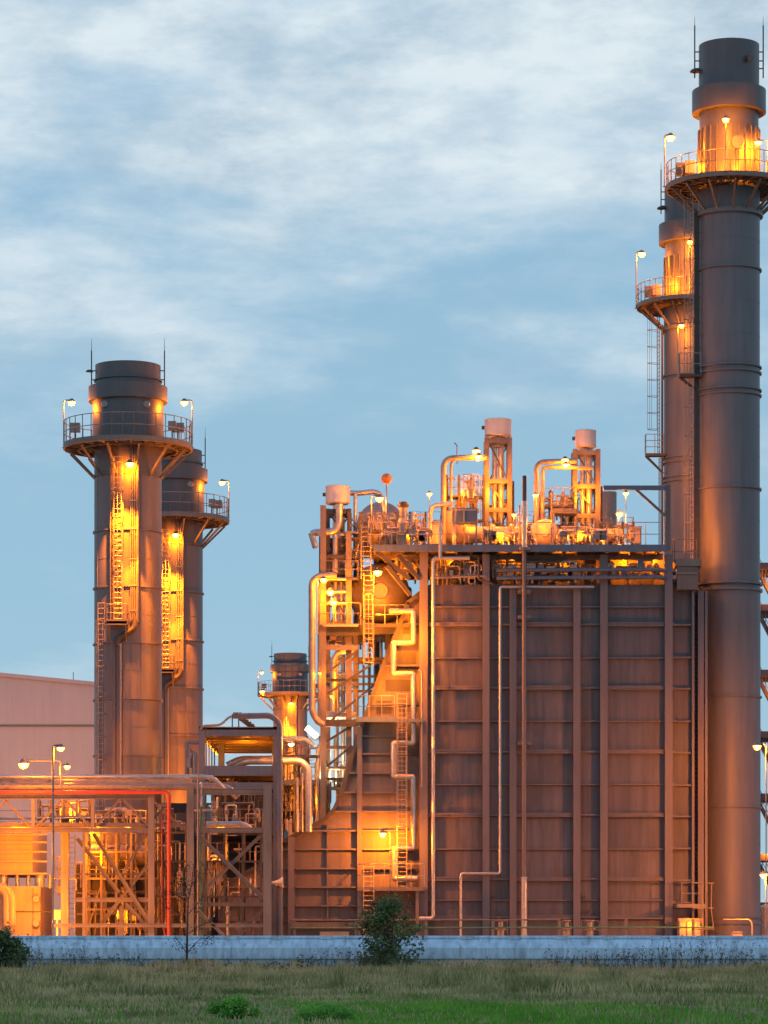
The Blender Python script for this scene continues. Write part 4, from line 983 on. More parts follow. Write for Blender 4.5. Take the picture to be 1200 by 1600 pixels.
ladder(t, sx(576,279.6), 279.6, sz(1040,279.6), sz(896,279.6), w=.85, depth=.8, cz0=.2, hoop=2.0, mat='ladder')
t = thing('deck_ladder', 'open ladder reaching the left end of the deck', 'ladder', W(572, 905, 279.6))
ladder(t, sx(572,279.6), 279.2, sz(905,279.6), sz(822,279.6), w=.85, cage=False, mat='ladder')

# ------------------------------------------------------------------ pipe tower left of the boiler
pt = thing('steel_pipe_tower', 'open steel tower of columns, beams and slanting braces left of the boiler', 'tower', W(530, 1480, 284))
for (x, D, w_, y0) in ((505,283,9,790),(545,284,9,830),(512,292,8,830),(556,292,8,860),(606,290,8,860),(510,300,7,980),(590,300,7,980)):
    a = MB(); a.ibeam((sx(x,D), D, 0), (sx(x,D), D, sz(y0,D)), m(w_,D), m(w_,D), .07); build('column', a, M['steel'], pt)
for (x0,x1,y,h,D,mt_) in ((502,562,985,16,282.8,'dark'),(560,622,985,12,284.5,'dark'),(502,560,1012,7,283,'steel'),(502,556,1130,10,283,'dark'),(556,606,1130,8,290,'dark'),(505,606,1057,3,291,'dark'),(505,606,1069,3,291,'dark'),(505,606,1080,3,292,'dark'),(505,606,1030,5,292,'steel'),(505,560,1168,5,284,'steel'),(505,545,1200,4,284,'steel'),(505,545,1232,5,284,'steel'),(508,549,870,5,284,'dark'),(430,505,1222,6,284,'steel')):
    a = MB(); a.box(W(x0,y+h/2,D), W(x1,y-h/2,D+.3)); build('beam', a, M[mt_], pt)
for (p,q,D) in (((512,1050),(560,1016),283),((512,1084),(578,1040),283.4),((512,1130),(585,1070),283.4),((508,1200),(550,1165),283.4),((508,1160),(556,1130),283.4)):
    a = MB(); a.beam(W(*p,D), W(*q,D), .16, .2); build('brace', a, M['dark'], pt)
a = MB(); a.box((sx(500,282),282,sz(977,282)), (sx(563,282),300,sz(974.5,282))); a.box((sx(563,284),284,sz(977,284)), (sx(622,284),300,sz(974.5,284))); build('grating_floor', a, M['steel'], pt)
a = MB(); rail(a, [W(500,974,290), W(500,974,282.2), W(563,974,282.2)], m(32,282), 1.2, .035); build('railing', a, M['rail'], pt)
a = MB(); a.box(W(505,979,281.9), W(560,976,282)); build('edge_strip', a, M['machine'], pt)
# vertical risers, each a pipe
rs = [(527,292,.14),(536,296,.2),(547,294,.12),(558,296,.16),(568,294,.1),(577,296,.14),(586,297,.14),(596,296,.12)]
for i, (x, D, r_) in enumerate(rs):
    nm = ['first','second','third','fourth','fifth','sixth','seventh','eighth'][i]
    run([(x,1300),(x,1000)], r_, '%s upright silver riser from the left inside the open steel tower' % nm, 'alu', D, None, 1.8, group='upright risers in the steel tower')
run([(521,1130),(521,1030),(530,1018),(555,1016)], .3, 'silver pipe curling over inside the open steel tower', 'alu', 290, .8)
run([(526,899),(500,899),(487.5,908),(487.5,1112),(497,1128),(506,1132)], .30, 'long fat silver pipe down the left side of the tower, bent at both ends', 'aludull', 282, 1.0)
run([(500,912),(500,1120)], .22, 'second silver pipe close right of the long fat pipe', 'aludull', 283, .5)
run([(505,1118),(556,1118)], .32, 'level silver pipe crossing low in the open steel tower', 'alu', 286)
for y, lab in ((905,'top'),(925,'middle'),(943,'lowest')):
    run([(500,y),(541,y)], .16, '%s of three short level pipes beside the stacked tower lamps' % lab, 'alu', 283.5)
run([(497,1290),(497,1168),(504,1160),(510,1160)], .2, 'silver pipe bending over right of the large bend, below the tube lamp', 'alu', 284, .5)
run([(500,1278),(500,1195)], .2, 'short upright bright pipe next to the duct slope', 'alu', 286)
run([(515,1255),(515,1200),(540,1200)], .16, 'small pale pipe bend behind the duct slope', 'alu', 287, .4)
run([(525,1235),(525,1150)], .22, 'bright upright pipe right in the glow behind the duct slope', 'alu', 288)
manifold(500, 548, 1262, 1165, 289, 'brightly lit dense pipework behind the curved slope of the duct', 31, 'alu', 1.6)
manifold(440, 492, 1300, 1200, 289, 'dark pipework between the intake frame and the duct slope', 32, 'aludull', 1.4)
manifold(500, 560, 1120, 1030, 296, 'thin pipes and valves deep inside the open steel tower', 33, 'aludull', .8)
manifold(505, 545, 1010, 990, 285, 'short pipes hanging under the tower grating', 34, 'steel', 1.2)

# ------------------------------------------------------------------ intake frame (filter house skeleton)
DF = 276.
fr = thing('intake_frame', 'dark blue grey open box frame with ribbed roof above the pipe rack', 'frame', W(375, 1480, DF))
for (x, D, yt) in ((316,DF,1136),(432,DF,1136),(346,288,1136),(430,288,1140)):
    a = MB(); a.box(W(x-5,1480,D), W(x+5,yt,D+.5)); build('column', a, M['blue'], fr)
for (y0,y1,x0,x1) in ((1138,1150,321,427),(1197,1212,321,427),(1223,1232,321,427)):
    a = MB(); a.box(W(x0,y1,DF), W(x1,y0,DF+.5)); build('beam', a, M['blue'], fr)
zr = sz(1140, DF)
a = MB(); a.box((sx(311,DF), DF, zr), (sx(437,DF), DF+26, zr+.25)); build('roof', a, M['steel'], fr)
for i in range(7):
    a = MB(); y = DF+2+i*3.8; a.box((sx(311,DF), y, zr-.55), (sx(437,DF), y+.3, zr-.004)); build('roof_beam', a, M['steel'], fr)
for x in (313, 432):
    a = MB(); a.box((sx(x,DF), DF+.5, zr-.6), (sx(x+4,DF), DF+26, zr-.01)); build('side_beam', a, M['steel'], fr)
    a = MB(); a.box((sx(x,DF), DF+.5, sz(1212,DF)), (sx(x+4,DF), DF+26, sz(1205,DF))); build('side_beam', a, M['dark'], fr)
for i in range(5):
    a = MB(); y = DF + 3 + i*4.6; a.box((sx(313.5,DF), y, sz(1205,DF)+.01), (sx(315.5,DF), y+.25, zr-.61)); build('hanger', a, M['steel'], fr)
a = MB(); a.box((sx(318,DF), DF+.6, sz(1212,DF)), (sx(430,DF), DF+26, sz(1207,DF))); build('lower_floor', a, M['dark'], fr)
a = MB(); a.box((sx(322,DF), DF+8, sz(1300,DF)), (sx(428,DF), DF+24, sz(1213,DF))); build('hanging_box', a, M['dark'], fr)
run([(313,1140),(318,1134),(345,1133),(356,1122),(362,1119)], .1, 'thin silver pipe climbing along the left edge of the frame roof', 'rail', 275.6, .5)
run([(372,1119),(424,1118),(437,1130),(437,1470)], .26, 'thick grey pipe crossing the frame roof and dropping down its right column', 'blue', 275.2, 1.6)
t = thing('roof_winch', 'small dark steel winch and stairs on the frame roof', 'winch', W(375, 1138, 276.5))
a = MB(); a.box(W(362,1138,276.4), W(364,1116,276.6)); a.box(W(372,1138,276.4), W(374,1116,276.6)); build('post', a, M['blue'], t)
a = MB(); a.box(W(364,1122,276.3), W(378,1114,277)); build('winch_drum', a, M['steel'], t)
a = MB(); a.beam(W(374,1121,276.6), W(398,1139,276.6), .5, .4)
for i in range(5): a.box(W(376+i*4.4,1121+i*3.4,276.2), W(380+i*4.4,1118.6+i*3.4,277.2))
build('stair', a, M['duct'], t)
run([(358,1218,280),(372,1196,279),(385,1189,278.6),(470,1189,278.6),(482,1200,278.6),(482,1300,278.6)], .33, 'fat silver pipe from inside the frame, bending down beside the duct slope', 'alu', 278.6, 1.1)
run([(355,1196),(375,1186),(440,1186)], .3, 'second silver pipe lying in the frame behind the fat one', 'alu', 281.5, .8)
run([(436,1154),(478,1154),(490,1165)], .2, 'grey pipe leaving the frame roof to the right', 'blue', 279, .6)
run([(464,1300),(464,1215)], .16, 'upright pipe just left of the large silver bend', 'alu', 280)
run([(472,1300),(472,1208)], .11, 'thin yellow lit pipe beside the large silver bend', 'alu', 280.4)
run([(296,1200),(296,1185),(304,1175),(304,1262)], .22, 'grey upright bend between the hidden chimney and the frame', 'blue', 276)
run([(292,1225),(292,1160),(312,1160)], .17, 'thin steel elbow at the left side of the frame', 'blue', 276.3, .2)
run([(300,1230),(300,1180),(291,1168)], .28, 'orange lit pipe elbow in front of the hidden chimney', 'aludull', 278, .8)
# horn
t = thing('horn_speaker', 'pale horn loudspeaker fixed to the grey drop pipe near the wall', 'loudspeaker', W(437, 1380, 274.6))
a = MB(); c = W(431,1379,274.4); a.lathe([(.09,-.35),(.12,-.1),(.2,.15),(.42,.45),(.5,.62),(.46,.62),(.1,0)], c, 24, 'x'); build('horn', a, M['speaker'], t)
a = MB(); a.tube([c + Vector((-.55,0,0)), c + Vector((-.3,0,0))], .14, 12); a.tube([c + Vector((-.2,0,-.1)), c + Vector((.1,.5,-.25))], .04, 6); build('driver', a, M['speaker'], t)

# ------------------------------------------------------------------ pipe rack
DR = 262.
rk = thing('pipe_rack', 'long orange lit steel truss rack on columns crossing the left side', 'rack', W(120, 1480, DR))
def rb(name, p, q, w, mt_='steel', D=DR, h=None):
    a = MB(); a.ibeam(W(*p, D), W(*q, D), m(w, D), m(h or w, D), .05); return build(name, a, M[mt_], rk)
for (x, yt, w_) in ((236.5,1240,10),(297.5,1224,11),(418,1226,13),(-30,1240,10),(-120,1240,10)):
    for D in (DR, DR+7):
        rb('column', (x,1490), (x,yt), w_, 'steel' if D == DR else 'duct', D, w_)
for D in (DR, DR+7):
    mt_ = 'steel' if D == DR else 'duct'
    rb('chord', (-200,1245), (231,1245), 5, mt_, D, 7); rb('chord', (-200,1297), (231,1297), 5, mt_, D, 7)
    for x in (-133,-40,52,145): rb('post', (x,1293), (x,1249), 5, mt_, D)
    for (p, q) in (((8,1250),(48,1292)),((12,1250),(-36,1292)),((56,1292),(97,1250)),((103,1250),(141,1292)),((149,1292),(187,1250)),((193,1250),(231,1290)),((-44,1292),(-80,1250))):
        rb('brace', p, q, 2.6, mt_, D, 3.2)
rb('beam', (302,1237), (411,1237), 6, 'steel', DR, 10); rb('beam', (302,1297), (411,1297), 5, 'steel', DR, 8)
rb('beam', (302,1446), (411,1446), 4, 'steel', DR, 6); rb('beam', (302,1413), (411,1413), 3.5, 'duct', DR+2, 6)
rb('brace', (307,1302), (412,1404), 6.2); rb('brace', (411,1302), (322,1388), 5.0, 'steel', DR+.5); rb('brace', (307,1420), (350,1462), 5.0); rb('brace', (411,1421), (372,1462), 3.8, 'duct', DR+.5)
rb('brace', (236,1250), (292,1300), 3.8, 'duct', DR+6.5)
rb('beam', (118,1406), (232,1406), 5, 'steel', DR+3, 7); rb('beam', (85,1446), (292,1446), 3, 'steel', DR-.6, 6); rb('beam', (120,1366), (232,1366), 2.5, 'duct', DR+6, 3)
rb('brace', (146,1302), (232,1440), 6.2, 'steel', DR+2.5, 6); rb('brace', (232,1350), (158,1442), 4.5, 'steel', DR+3.2); rb('brace', (121,1310), (186,1395), 6.2, 'steel', DR+4, 6)
rb('brace', (231,1300), (193,1362), 3.8, 'steel', DR+2.2); rb('brace', (186,1408), (158,1446), 4.0, 'steel', DR+3); rb('brace', (197,1412), (228,1446), 5.2, 'steel', DR+3)
rb('column', (190,1466), (190,1416), 7, 'steel', DR+3.4); rb('column', (102,1480), (102,1255), 12, 'machine', DR+6); rb('column', (131,1480), (131,1300), 4, 'steel', DR-.5)
rb('beam', (240,1258), (262,1258), 3, 'steel', DR, 4); rb('brace', (240,1280), (262,1255), 3.8, 'steel', DR+.5)
rb('beam', (243,1290), (300,1290), 4, 'steel', DR+4, 5)
a = MB(); a.box(W(-120,1292,DR+.5), W(228,1290,DR+6.5)); build('walkway', a, M['steel'], rk)
a = MB(); rail(a, [W(-120,1290,DR+5.8), W(228,1290,DR+5.8)], m(24,DR), 1.6, .035); rail(a, [W(305,1292,DR+3), W(410,1292,DR+3)], m(28,DR), 1.8, .03); build('railing', a, M['rail'], rk)
t = thing('rack_ladder', 'ladder beside the bright yellow column under the rack', 'ladder', W(112, 1480, DR+4))
ladder(t, sx(112,DR+4), DR+4, 0, sz(1302,DR+4), w=.55, cage=False)
# pipes on the rack
run([(-180,1214),(320,1214),(334,1216),(352,1236)], .20, 'long shiny silver pipe lying topmost on the rack', 'alu', DR+1, .9, 3.)
run([(-180,1229),(342,1229),(358,1232),(372,1246)], .30, 'fatter dull silver pipe just below the shiny one on the rack', 'aludull', DR+2, .8, 3.)
run([(-180,1221),(300,1221)], .26, 'orange lit pipe behind the shiny one on the rack', 'machine', DR+4, .8, 3.)
run([(-180,1238),(264,1238),(264,1480)], .15, 'bright red fire water pipe along the rack, dropping down to the wall', 'red', DR-.7, .35, 6.)
run([(262,1480),(253,1440),(253,1270)], .06, 'thin red pipe left of the red drop pipe', 'red', DR+.4)
run([(-60,1286),(60,1286)], .16, 'short silver pipe inside the truss at the far left', 'alu', DR+3, .8, 3.)
run([(-60,1279),(170,1278)], .1, 'thin level pipe inside the truss', 'alu', DR+4.5, .8, 3.)
run([(315,1222),(315,1260)], .1, 'small upright pipe stub right of the rack pipes', 'alu', DR)
run([(309,1462),(309,1210)], .07, 'thin pale conduit down the front of the rack beside the middle column', 'rail', DR-.5)
run([(314,1462),(314,1260),(322,1255)], .1, 'green upright pipe right of the middle rack column', 'green', DR+.8)
run([(322,1288),(380,1288),(392,1296)], .26, 'silver pipe lying on the right bay of the rack', 'alu', DR+5, .8)
run([(300,1266),(340,1266),(340,1246)], .1, 'thin silver pipe under the right bay beam', 'alu', DR+3)
# clutter in and behind the rack
equip_frame(135, 228, 1300, 1462, DR+9, 3, 'dark steel frame behind the crossed braces of the rack', (1330,1372,1420), 4, 'steel', 12, 61)
equip_frame(240, 292, 1262, 1462, DR+8, 3, 'dark steel frame behind the red drop pipe', (1300,1345,1400), 2, 'dark', 18, 62)
equip_frame(322, 408, 1300, 1462, DR+6, 3, 'dark steel frame behind the right bay braces', (1345,1400), 3, 'dark', 10, 63)
equip_frame(440, 500, 1150, 1300, 286, 3, 'dark frame full of pipes left of the duct slope', (1180,1225,1265), 3, 'dark', 26, 64)
equip_frame(318, 430, 1215, 1296, DR+16, 3, 'dark frame under the ribbed intake roof', (1255,), 4, 'dark', 22, 65)
equip_frame(60, 140, 1250, 1293, DR+5, 1.4, 'orange lit pipe frame inside the truss at left', (1275,), 4, 'steel', 16, 66)
manifold(330, 405, 1296, 1250, DR+12, 'dim valves and small pipes in the right bay of the rack', 41, 'aludull', 1.1)
manifold(318, 352, 1400, 1325, DR+9, 'orange lit tangle of thin pipes behind the crossed braces', 42, 'machine', 1.6)
manifold(95, 140, 1293, 1248, DR+8, 'glaring yellow pipework seen through the truss', 43, 'machine', 1.8)
manifold(150, 230, 1293, 1256, DR+11, 'brown pipework seen through the right part of the truss', 44, 'machine', 1.0)
manifold(85, 125, 1400, 1300, DR+14, 'small pipes behind the bright yellow column', 45, 'machine', 1.2)
manifold(130, 232, 1462, 1380, DR+12, 'dim pipes low behind the crossed braces of the rack', 46, 'steel', .8)
manifold(240, 292, 1450, 1262, DR+12, 'dark pipes behind the red drop pipe', 47, 'steel', 1.0)
manifold(345, 410, 1462, 1405, DR+8, 'low dark pipes behind the right column of the rack', 48, 'steel', 1.0)
# turbine enclosure etc. behind the rack
en = thing('turbine_enclosure', 'brown machine house with rounded duct behind the crossed braces', 'building', W(180, 1480, 277))
a = MB(); a.box(W(118,1480,277.5), W(330,1352,281)); build('wall', a, M['dark'], en)
a = MB(); a.box(W(140,1352,276.5), W(240,1296,280.5)); build('upper_wall', a, M['duct'], en)
a = MB(); c = W(190,1335,276); a.lathe([(m(15,276),-m(44,276)),(m(15,276),m(44,276))], c, 32, 'x')
for s_ in (-1,1): a.dome(c + Vector((s_*m(44,276),0,0)), m(15,276), .6, 32, 6, 'x', s_)
build('duct_drum', a, M['machine'], en)
for x in (135,158,182,205,228,255,280,305):
    a = MB(); a.box(W(x,1480,277.1), W(x+7,1356,277.5)); build('wall_rib', a, M['duct'], en)
for y in (1372,1395,1428):
    a = MB(); a.box(W(120,y+2,276.9), W(330,y-1.5,277.1)); build('wall_girt', a, M['duct'], en)
a = MB(); a.box(W(330,1480,296), W(450,1300,310)); a.box(W(240,1480,300), W(330,1262,310)); build('rear_block', a, M['dark'], en)
a = MB(); a.box(W(150,1296,278), W(300,1272,281)); build('rear_block', a, M['dark'], en)
# yellow generator house at far left
gn = thing('generator_house', 'yellow lit machine house with rounded duct and two round knobs at the far left', 'building', W(30, 1480, 272))
a = MB(); a.box(W(-90,1480,272), W(82,1388,282)); build('lower_wall', a, M['machine'], gn)
a = MB(); a.box(W(-90,1367,272.5), W(73,1304,284)); build('upper_wall', a, M['machine'], gn)
for y in (1304,1316,1331,1346,1365):
    a = MB(); a.box(W(-90,y+1.2,272.2), W(74,y-1.2,272.5)); build('wall_girt', a, M['machine'], gn)
for x in (5,27,44,62,78):
    a = MB(); a.tube([W(x,1388,273.5), W(x,1367,273.5)], .42 if x in (5,62) else .18, 20); build('pillar', a, M['alu'], gn)
for y in (1405,1443):
    a = MB(); a.lathe([(.01,-.5),(.26,-.5),(.3,-.42),(.3,.3)], W(57,y,271.8), 24, 'y'); build('round_knob', a, M['machine'], gn)
a = MB(); a.box(W(20,1425,271.9), W(80,1423.5,272)); a.box(W(51,1480,271.92), W(52,1388,272)); build('seam', a, M['dark'], gn)
for R_, xo in ((m(24,271), -2), (m(18,271), -6)):
    a = MB(); a.tube([W(xo+0,1386,270.5) + Vector((R_*math.sin(PI/2*i/12)*.9, 0, -R_*(1-math.cos(PI/2*i/12)))) for i in range(13)] + [W(xo,1386,270.5) + Vector((R_*.9,0,-m(60,271)))], .34, 14); build('curved_duct', a, M['machine'], gn)
a = MB(); a.box(W(84,1437,269), W(95.5,1422,269.5)); a.box(W(88,1480,269.1), W(91,1437,269.3)); solo('notice_board', a, M['speaker'], 'small pale yellow board by the lamp pole near the ground', 'sign')
# pink hall behind
hl = thing('turbine_hall', 'large pinkish clad hall with gently sloping roof behind the left chimneys', 'building', W(40, 1480, 420))
zl, zr_ = sz(1052, 420), sz(1070, 420)
a = MB(); a.prism([(sx(-420,420),0), (sx(165,420),0), (sx(165,420), zr_), (sx(-20,420), zl), (sx(-420,420), sz(1110,420))][::-1], 420, 480); build('wall', a, M['cladding'], hl)
a = MB(); 
a.beam(Vector((sx(-20,420),419.9,zl)), Vector((sx(165,420),419.9,zr_)), .35, .5); a.beam(Vector((sx(-420,420),419.9,sz(1110,420))), Vector((sx(-20,420),419.9,zl)), .35, .5); build('roof_trim', a, M['pink'], hl)
a = MB(); a.box(W(-420,1135,419.8), W(165,1132.5,420)); build('girt_line', a, M['steel'], hl)
a = MB(); a.tube([W(114.5,1066,420), W(114.5,1050,420)], .05, 6); build('rod', a, M['dark'], hl)

# ------------------------------------------------------------------ right edge: stair tower
st = thing('stair_tower', 'slice of brown steel stair tower past the tallest chimney', 'tower', W(1225, 1480, 320))
for x in (1206, 1262):
    for D in (320, 326):
        a = MB(); a.box(W(x-4,1480,D), W(x+4,880,D+.5)); build('column', a, M['casing'], st)
for i, y in enumerate((885, 950, 1052, 1148, 1245, 1340, 1415)):
    a = MB(); a.box((sx(1184,320),319.5,sz(y+5,320)), (sx(1270,320),327,sz(y-5,320))); build('landing_floor', a, M['casing'], st)
    if i < 6:
        a = MB(); a.beam(W(1186,y+10,321), W(1212,y+60,321), 1.0, .3); build('stair_flight', a, M['casing'], st)
        a = MB(); P, Q = W(1186,y+10,320.4), W(1212,y+60,320.4)
        for k in range(6):
            p = P + (Q-P)*k/5; a.tube([p, p + Vector((0,0,1.5))], .04, 6)
        a.tube([P + Vector((0,0,1.5)), Q + Vector((0,0,1.5))], .04, 6); a.tube([P + Vector((0,0,.8)), Q + Vector((0,0,.8))], .035, 6); build('stair_rail', a, M['rail'], st)
for y in (920, 1100, 1330):
    point('stair_light', W(1200, y, 319), 2500, SOD, .2)
t = thing('storage_tank', 'pale upright tank glimpsed at the far right edge near the ground', 'tank', W(1203, 1480, 300))
a = MB(); c = W(1206,1480,300); a.lathe([(1.3,0),(1.3,sz(1420,300)-0)], (c.x, 300, 0), 32); a.dome((c.x, 300, sz(1420,300)), 1.3, .5, 32, 6); build('tank_shell', a, M['white'], t)

# ------------------------------------------------------------------ low railing and bits behind the wall
fence_pipes = thing('pipe_rail', 'long low green and brown pipe railing just above the wall before the boiler', 'railing', W(860, 1480, 272))
for x in (460, 556, 666, 770, 874, 978, 1083):
    a = MB(); yt = 1436; a.box(W(x-2, 1490, 272), W(x+2.2, yt, 272.25)); build('post', a, M['steel'], fence_pipes)
a = MB(); a.tube([W(452,1450,271.9), W(1114,1449,271.9)], .07, 8); build('lower_rail', a, M['green'], fence_pipes)
a = MB(); a.tube([W(452,1438,271.9), W(876,1437,271.9)], .06, 8); build('upper_rail', a, M['steel'], fence_pipes)
for (x0, x1, lab) in ((772,793,'small railed valve stand before the second narrow bay'),(908,936,'small railed valve stand before the fourth bay'),(879,892,'little ladder gate at the low pipe railing')):
    t = thing('valve_stand', lab, 'railing', W((x0+x1)/2, 1462, 274)); a = MB(); rail(a, [W(x0,1480,274), W(x1,1480,274)], m(41,274), .6, .04, 2); build('railing', a, M['steel'], t)
    a = MB(); q = W((x0+x1)/2, 1480, 275); a.lathe([(.3,0),(.3,1.5),(.45,1.55),(.45,1.7),(.2,1.75),(.2,2.2),(.35,2.25),(.35,2.35)], q, 16); build('valve', a, M['machine'], t)
t = thing('entry_stair', 'caged entry stair and small landing at the right foot of the casing', 'stairs', W(1080, 1480, 277))
a = MB(); a.box(W(1058,1418,277), W(1098,1413,279.5)); build('floor', a, M['steel'], t)
a = MB(); rail(a, [W(1065,1413,277.1), W(1098,1413,277.1)], m(34,277), 1.0, .045); build('railing', a, M['steel'], t)
a = MB()
for x in (1097,1103,1112): a.tube([W(x,1379,277), W(x-1,1418,277), W(x+3,1452,277)], .05, 6)
for y in (1380,1419,1452): a.tube([W(1084,y,277), W(1116,y,277)], .05, 6)
build('stair_cage', a, M['steel'], t)
a = MB(); a.box(W(1060,1480,278), W(1096,1435,279)); build('base_box', a, M['machine'], t)
for x0 in (1062, 1074, 1086):
    a = MB(); a.box(W(x0,1462,277.8), W(x0+8,1440,277.95)); build('louver', a, M['orange'] if False else M['machine'], t)
for (x0,x1,y,lab) in ((500,545,1457,'low flat crate under the duct skirt, left'),(1145,1158,1457,'small pale crate at the foot of the tallest chimney')):
    a = MB(); a.box(W(x0,1480,270), W(x1,y,271)); a.box(W(x0-.5,y,269.95), W(x1+.5,y-1.2,271.05)); solo('crate', a, M['machine'], lab, 'crate')
run([(1130,1437),(1172,1437),(1175,1445),(1175,1470)], .07, 'thin grey pipe hooked at the foot of the tallest chimney', 'rail', 270, .3)

# ------------------------------------------------------------------ remaining lamps
for (px, py, D, ft, lab, pw_, kk, ln) in (
    (506,905,281,(496,990),'highest of three lamps at the left edge of the open tower',1500,.85,'lens'),
    (516,924,282,None,'middle of three lamps at the left edge of the open tower',1300,.9,'lens'),
    (521,940,282,None,'lowest of three lamps at the left edge of the open tower',1300,.85,'lens'),
    (590,893,279.2,None,'bell lamp over the upper caged ladder',2600,1.0,'lens'),
    (598,1302,278.2,(610,1386),'lamp on a thin post over the glowing lower landing',9500,.85,'lens'),
    (500,1051,281.5,None,'tiny lamp on the left tower column below the grating',500,.4,'lens_low'),
    (518,1087,288,None,'tiny lamp among the risers of the tower',600,.4,'lens_low'),
    (1183,1165,268,(1197,1480),'street lamp on a tall post before the right flank of the tallest chimney',16000,.9,'lens'),
    (1193,1366,268,(1205,1480),'lower lamp at the right edge near the foot of the tallest chimney',14000,.8,'lens'),
    (37,1193,258,(95,1232),'brightest lamp on a long arm over the rack at far left',5000,1.1,'lens'),
    (95,1168,255,(83,1480),'street lamp on the tall thin grey pole before the rack',3500,.8,'lens'),
    (105,1197,266,(93,1212),'smaller lamp on a short post just above the rack',2500,.7,'lens'),
    (410,1080,562,None,'lower tiny lamp on the platform of the small distant chimney',3500,1.2,'lens'),
    (455,1162,276,None,'white hot lamp right of the frame roof',2500,.6,'tube')):
    lamp(px, py, D, lab, ft, pw_, kk, lens=ln, mat='blue' if 'tall thin' in lab else 'rail')
t = thing('tube_lamp', 'slanting bright tube lamp beside the open tower', 'lamp', W(486, 1152, 277), GL)
a = MB(); a.tube([W(479,1137,277), W(495,1151,277)], .24, 14); build('lens', a, M['tube'], t)
a = MB(); a.beam(W(479,1134,277.4), W(497,1149,277.4), .18, .18); a.tube([W(487,1141,277.4), W(487,1152,279)], .05, 6); build('housing', a, M['steel'], t)
point('tube_light', W(489,1152,276), 2500, WARM, .3, t)
# unseen lights added in and before the plant to make it glow
for (x, y, D, p_, c_) in ((525,1215,285.5,3200,WARM),(520,1180,292,2500,WARM),(470,1250,284,1500,SOD),(540,1060,289,1600,SOD),
        (590,960,281,2200,SOD),(540,930,281.5,1500,SOD),(630,1000,278.5,2600,SOD),(540,1010,287,1200,SOD),
        (110,1270,DR+6.5,2600,SOD),(30,1330,DR+4,5200,SOD),(60,1420,DR+5,4200,SOD),(150,1340,DR+8,2600,SOD),(200,1300,DR+6,1100,SOD),
        (190,1430,DR+10,1500,SOD),(345,1330,DR+8,1300,SOD),(275,1420,DR+5,900,SOD),(380,1380,DR+6,700,SOD),(385,1175,DF+9,1500,SOD),
        (220,1258,DR+5,900,SOD),(1080,1445,277.2,500,SOD),(620,1440,276,300,SOD),(10,1320,DR-6,7000,SOD),(60,1440,DR-3,3000,SOD),(330,1300,322,40000,SOD),(140,1300,276,2500,SOD),(180,1400,DR-3,1500,SOD),(572,925,276.5,9500,SOD),(600,1065,276.8,7500,SOD),(640,985,277,4500,SOD),(1066,838,281.2,1400,SOD),(430,1180,548,90000,SOD),(1020,700,325,9000,SOD)):
    point('plant_fill', W(x, y, D), p_, c_, .2)
# unseen lights added for road lamps, below the wall top or past the frame
for (x, y, D, p_) in ((1300,1400,256,9000),(1500,1300,255,9000),(1060,1474,263,7500),(940,1474,262,6500),(820,1474,262,6500),(700,1474,262,6500),(480,1474,262,5000),
        (310,1474,250,9000),(200,1474,247,34000),(90,1474,247,34000),(-20,1474,247,34000),(-200,1300,250,9000)):
    point('road_fill', W(x, y, D), p_, (1,.30,.05), .9)
for (x, y, D, p_) in ((-120,1250,380,60000),(60,1300,400,26000),(120,1200,395,9000)):
    point('hall_light', W(x, y, D), p_, (1,.42,.16), .6)

landing(500, 560, 902, 283.6, 3, 'small railed landing beside the three tower lamps', 26, 'dark', 4)
landing(508, 560, 1060, 284.5, 3, 'narrow dark landing inside the tower above the low crossing pipe', 24, 'dark', 4)
landing(506, 548, 1215, 284.5, 3, 'low railed landing in the tower behind the duct slope', 24, 'dark', 4)
landing(440, 500, 1180, 283.5, 3, 'dark railed landing between the frame roof and the tower', 24, 'dark', 4)
landing(563, 640, 975, 281, 2, 'railed landing under the large round drum', 30, 'dark', 5)
landing(560, 610, 1033, 284, 2, 'dark landing at the foot of the upper caged ladder', 0, 'dark', 4)
# ------------------------------------------------------------------ vegetation
def blade(mb, x, y, h, w, lean, rr, z=0, segs=2):
    th = rr.uniform(0, 2*PI); dx, dy = math.cos(th)*lean*h, math.sin(th)*lean*h; a = rr.uniform(-.6,.6)
    wx, wy = math.cos(a)*w/2, math.sin(a)*w/2
    b = len(mb.v)
    mb.v += [(x-wx,y-wy,z),(x+wx,y+wy,z),(x+dx*.35+wx*.7,y+dy*.35+wy*.7,z+h*.6),(x+dx*.35-wx*.7,y+dy*.35-wy*.7,z+h*.6),(x+dx,y+dy,z+h)]
    mb.f += [(b,b+1,b+2,b+3),(b+3,b+2,b+4)]; mb.sm += [False,False]
def hnoise(x, y):
    return .5 + .25*math.sin(x*.31+1.3*math.sin(y*.05)) + .15*math.sin(x*.83+2+y*.11) + .1*math.sin(x*1.9+y*.23+1)
rr = random.Random(5); tall = MB(); red = MB()
for i in range(420):
    D = rr.uniform(118, 214); x0_ = rr.uniform(-.135,.135)*D; hh = rr.uniform(.5,1.15)*(1. if hnoise(x0_, D) > .45 else .6)
    for k in range(rr.randint(18,50)): blade(tall, x0_ + rr.gauss(0,.28), D + rr.gauss(0,.5), hh*rr.uniform(.5,1.1), .04, rr.uniform(.1,.45), rr)
for i in range(66000):
    u = rr.random(); D = 112 + (216-112)*u**1.0; x = rr.uniform(-.175,.175)*D
    q = hnoise(x, D); h = (.26 + .5*q**1.5)*rr.uniform(.6,1.3)*(1.0 if D > 135 else .75)
    if D > 190: h *= 1.3
    blade(tall, x, D, h, .05, rr.uniform(.1,.55), rr)
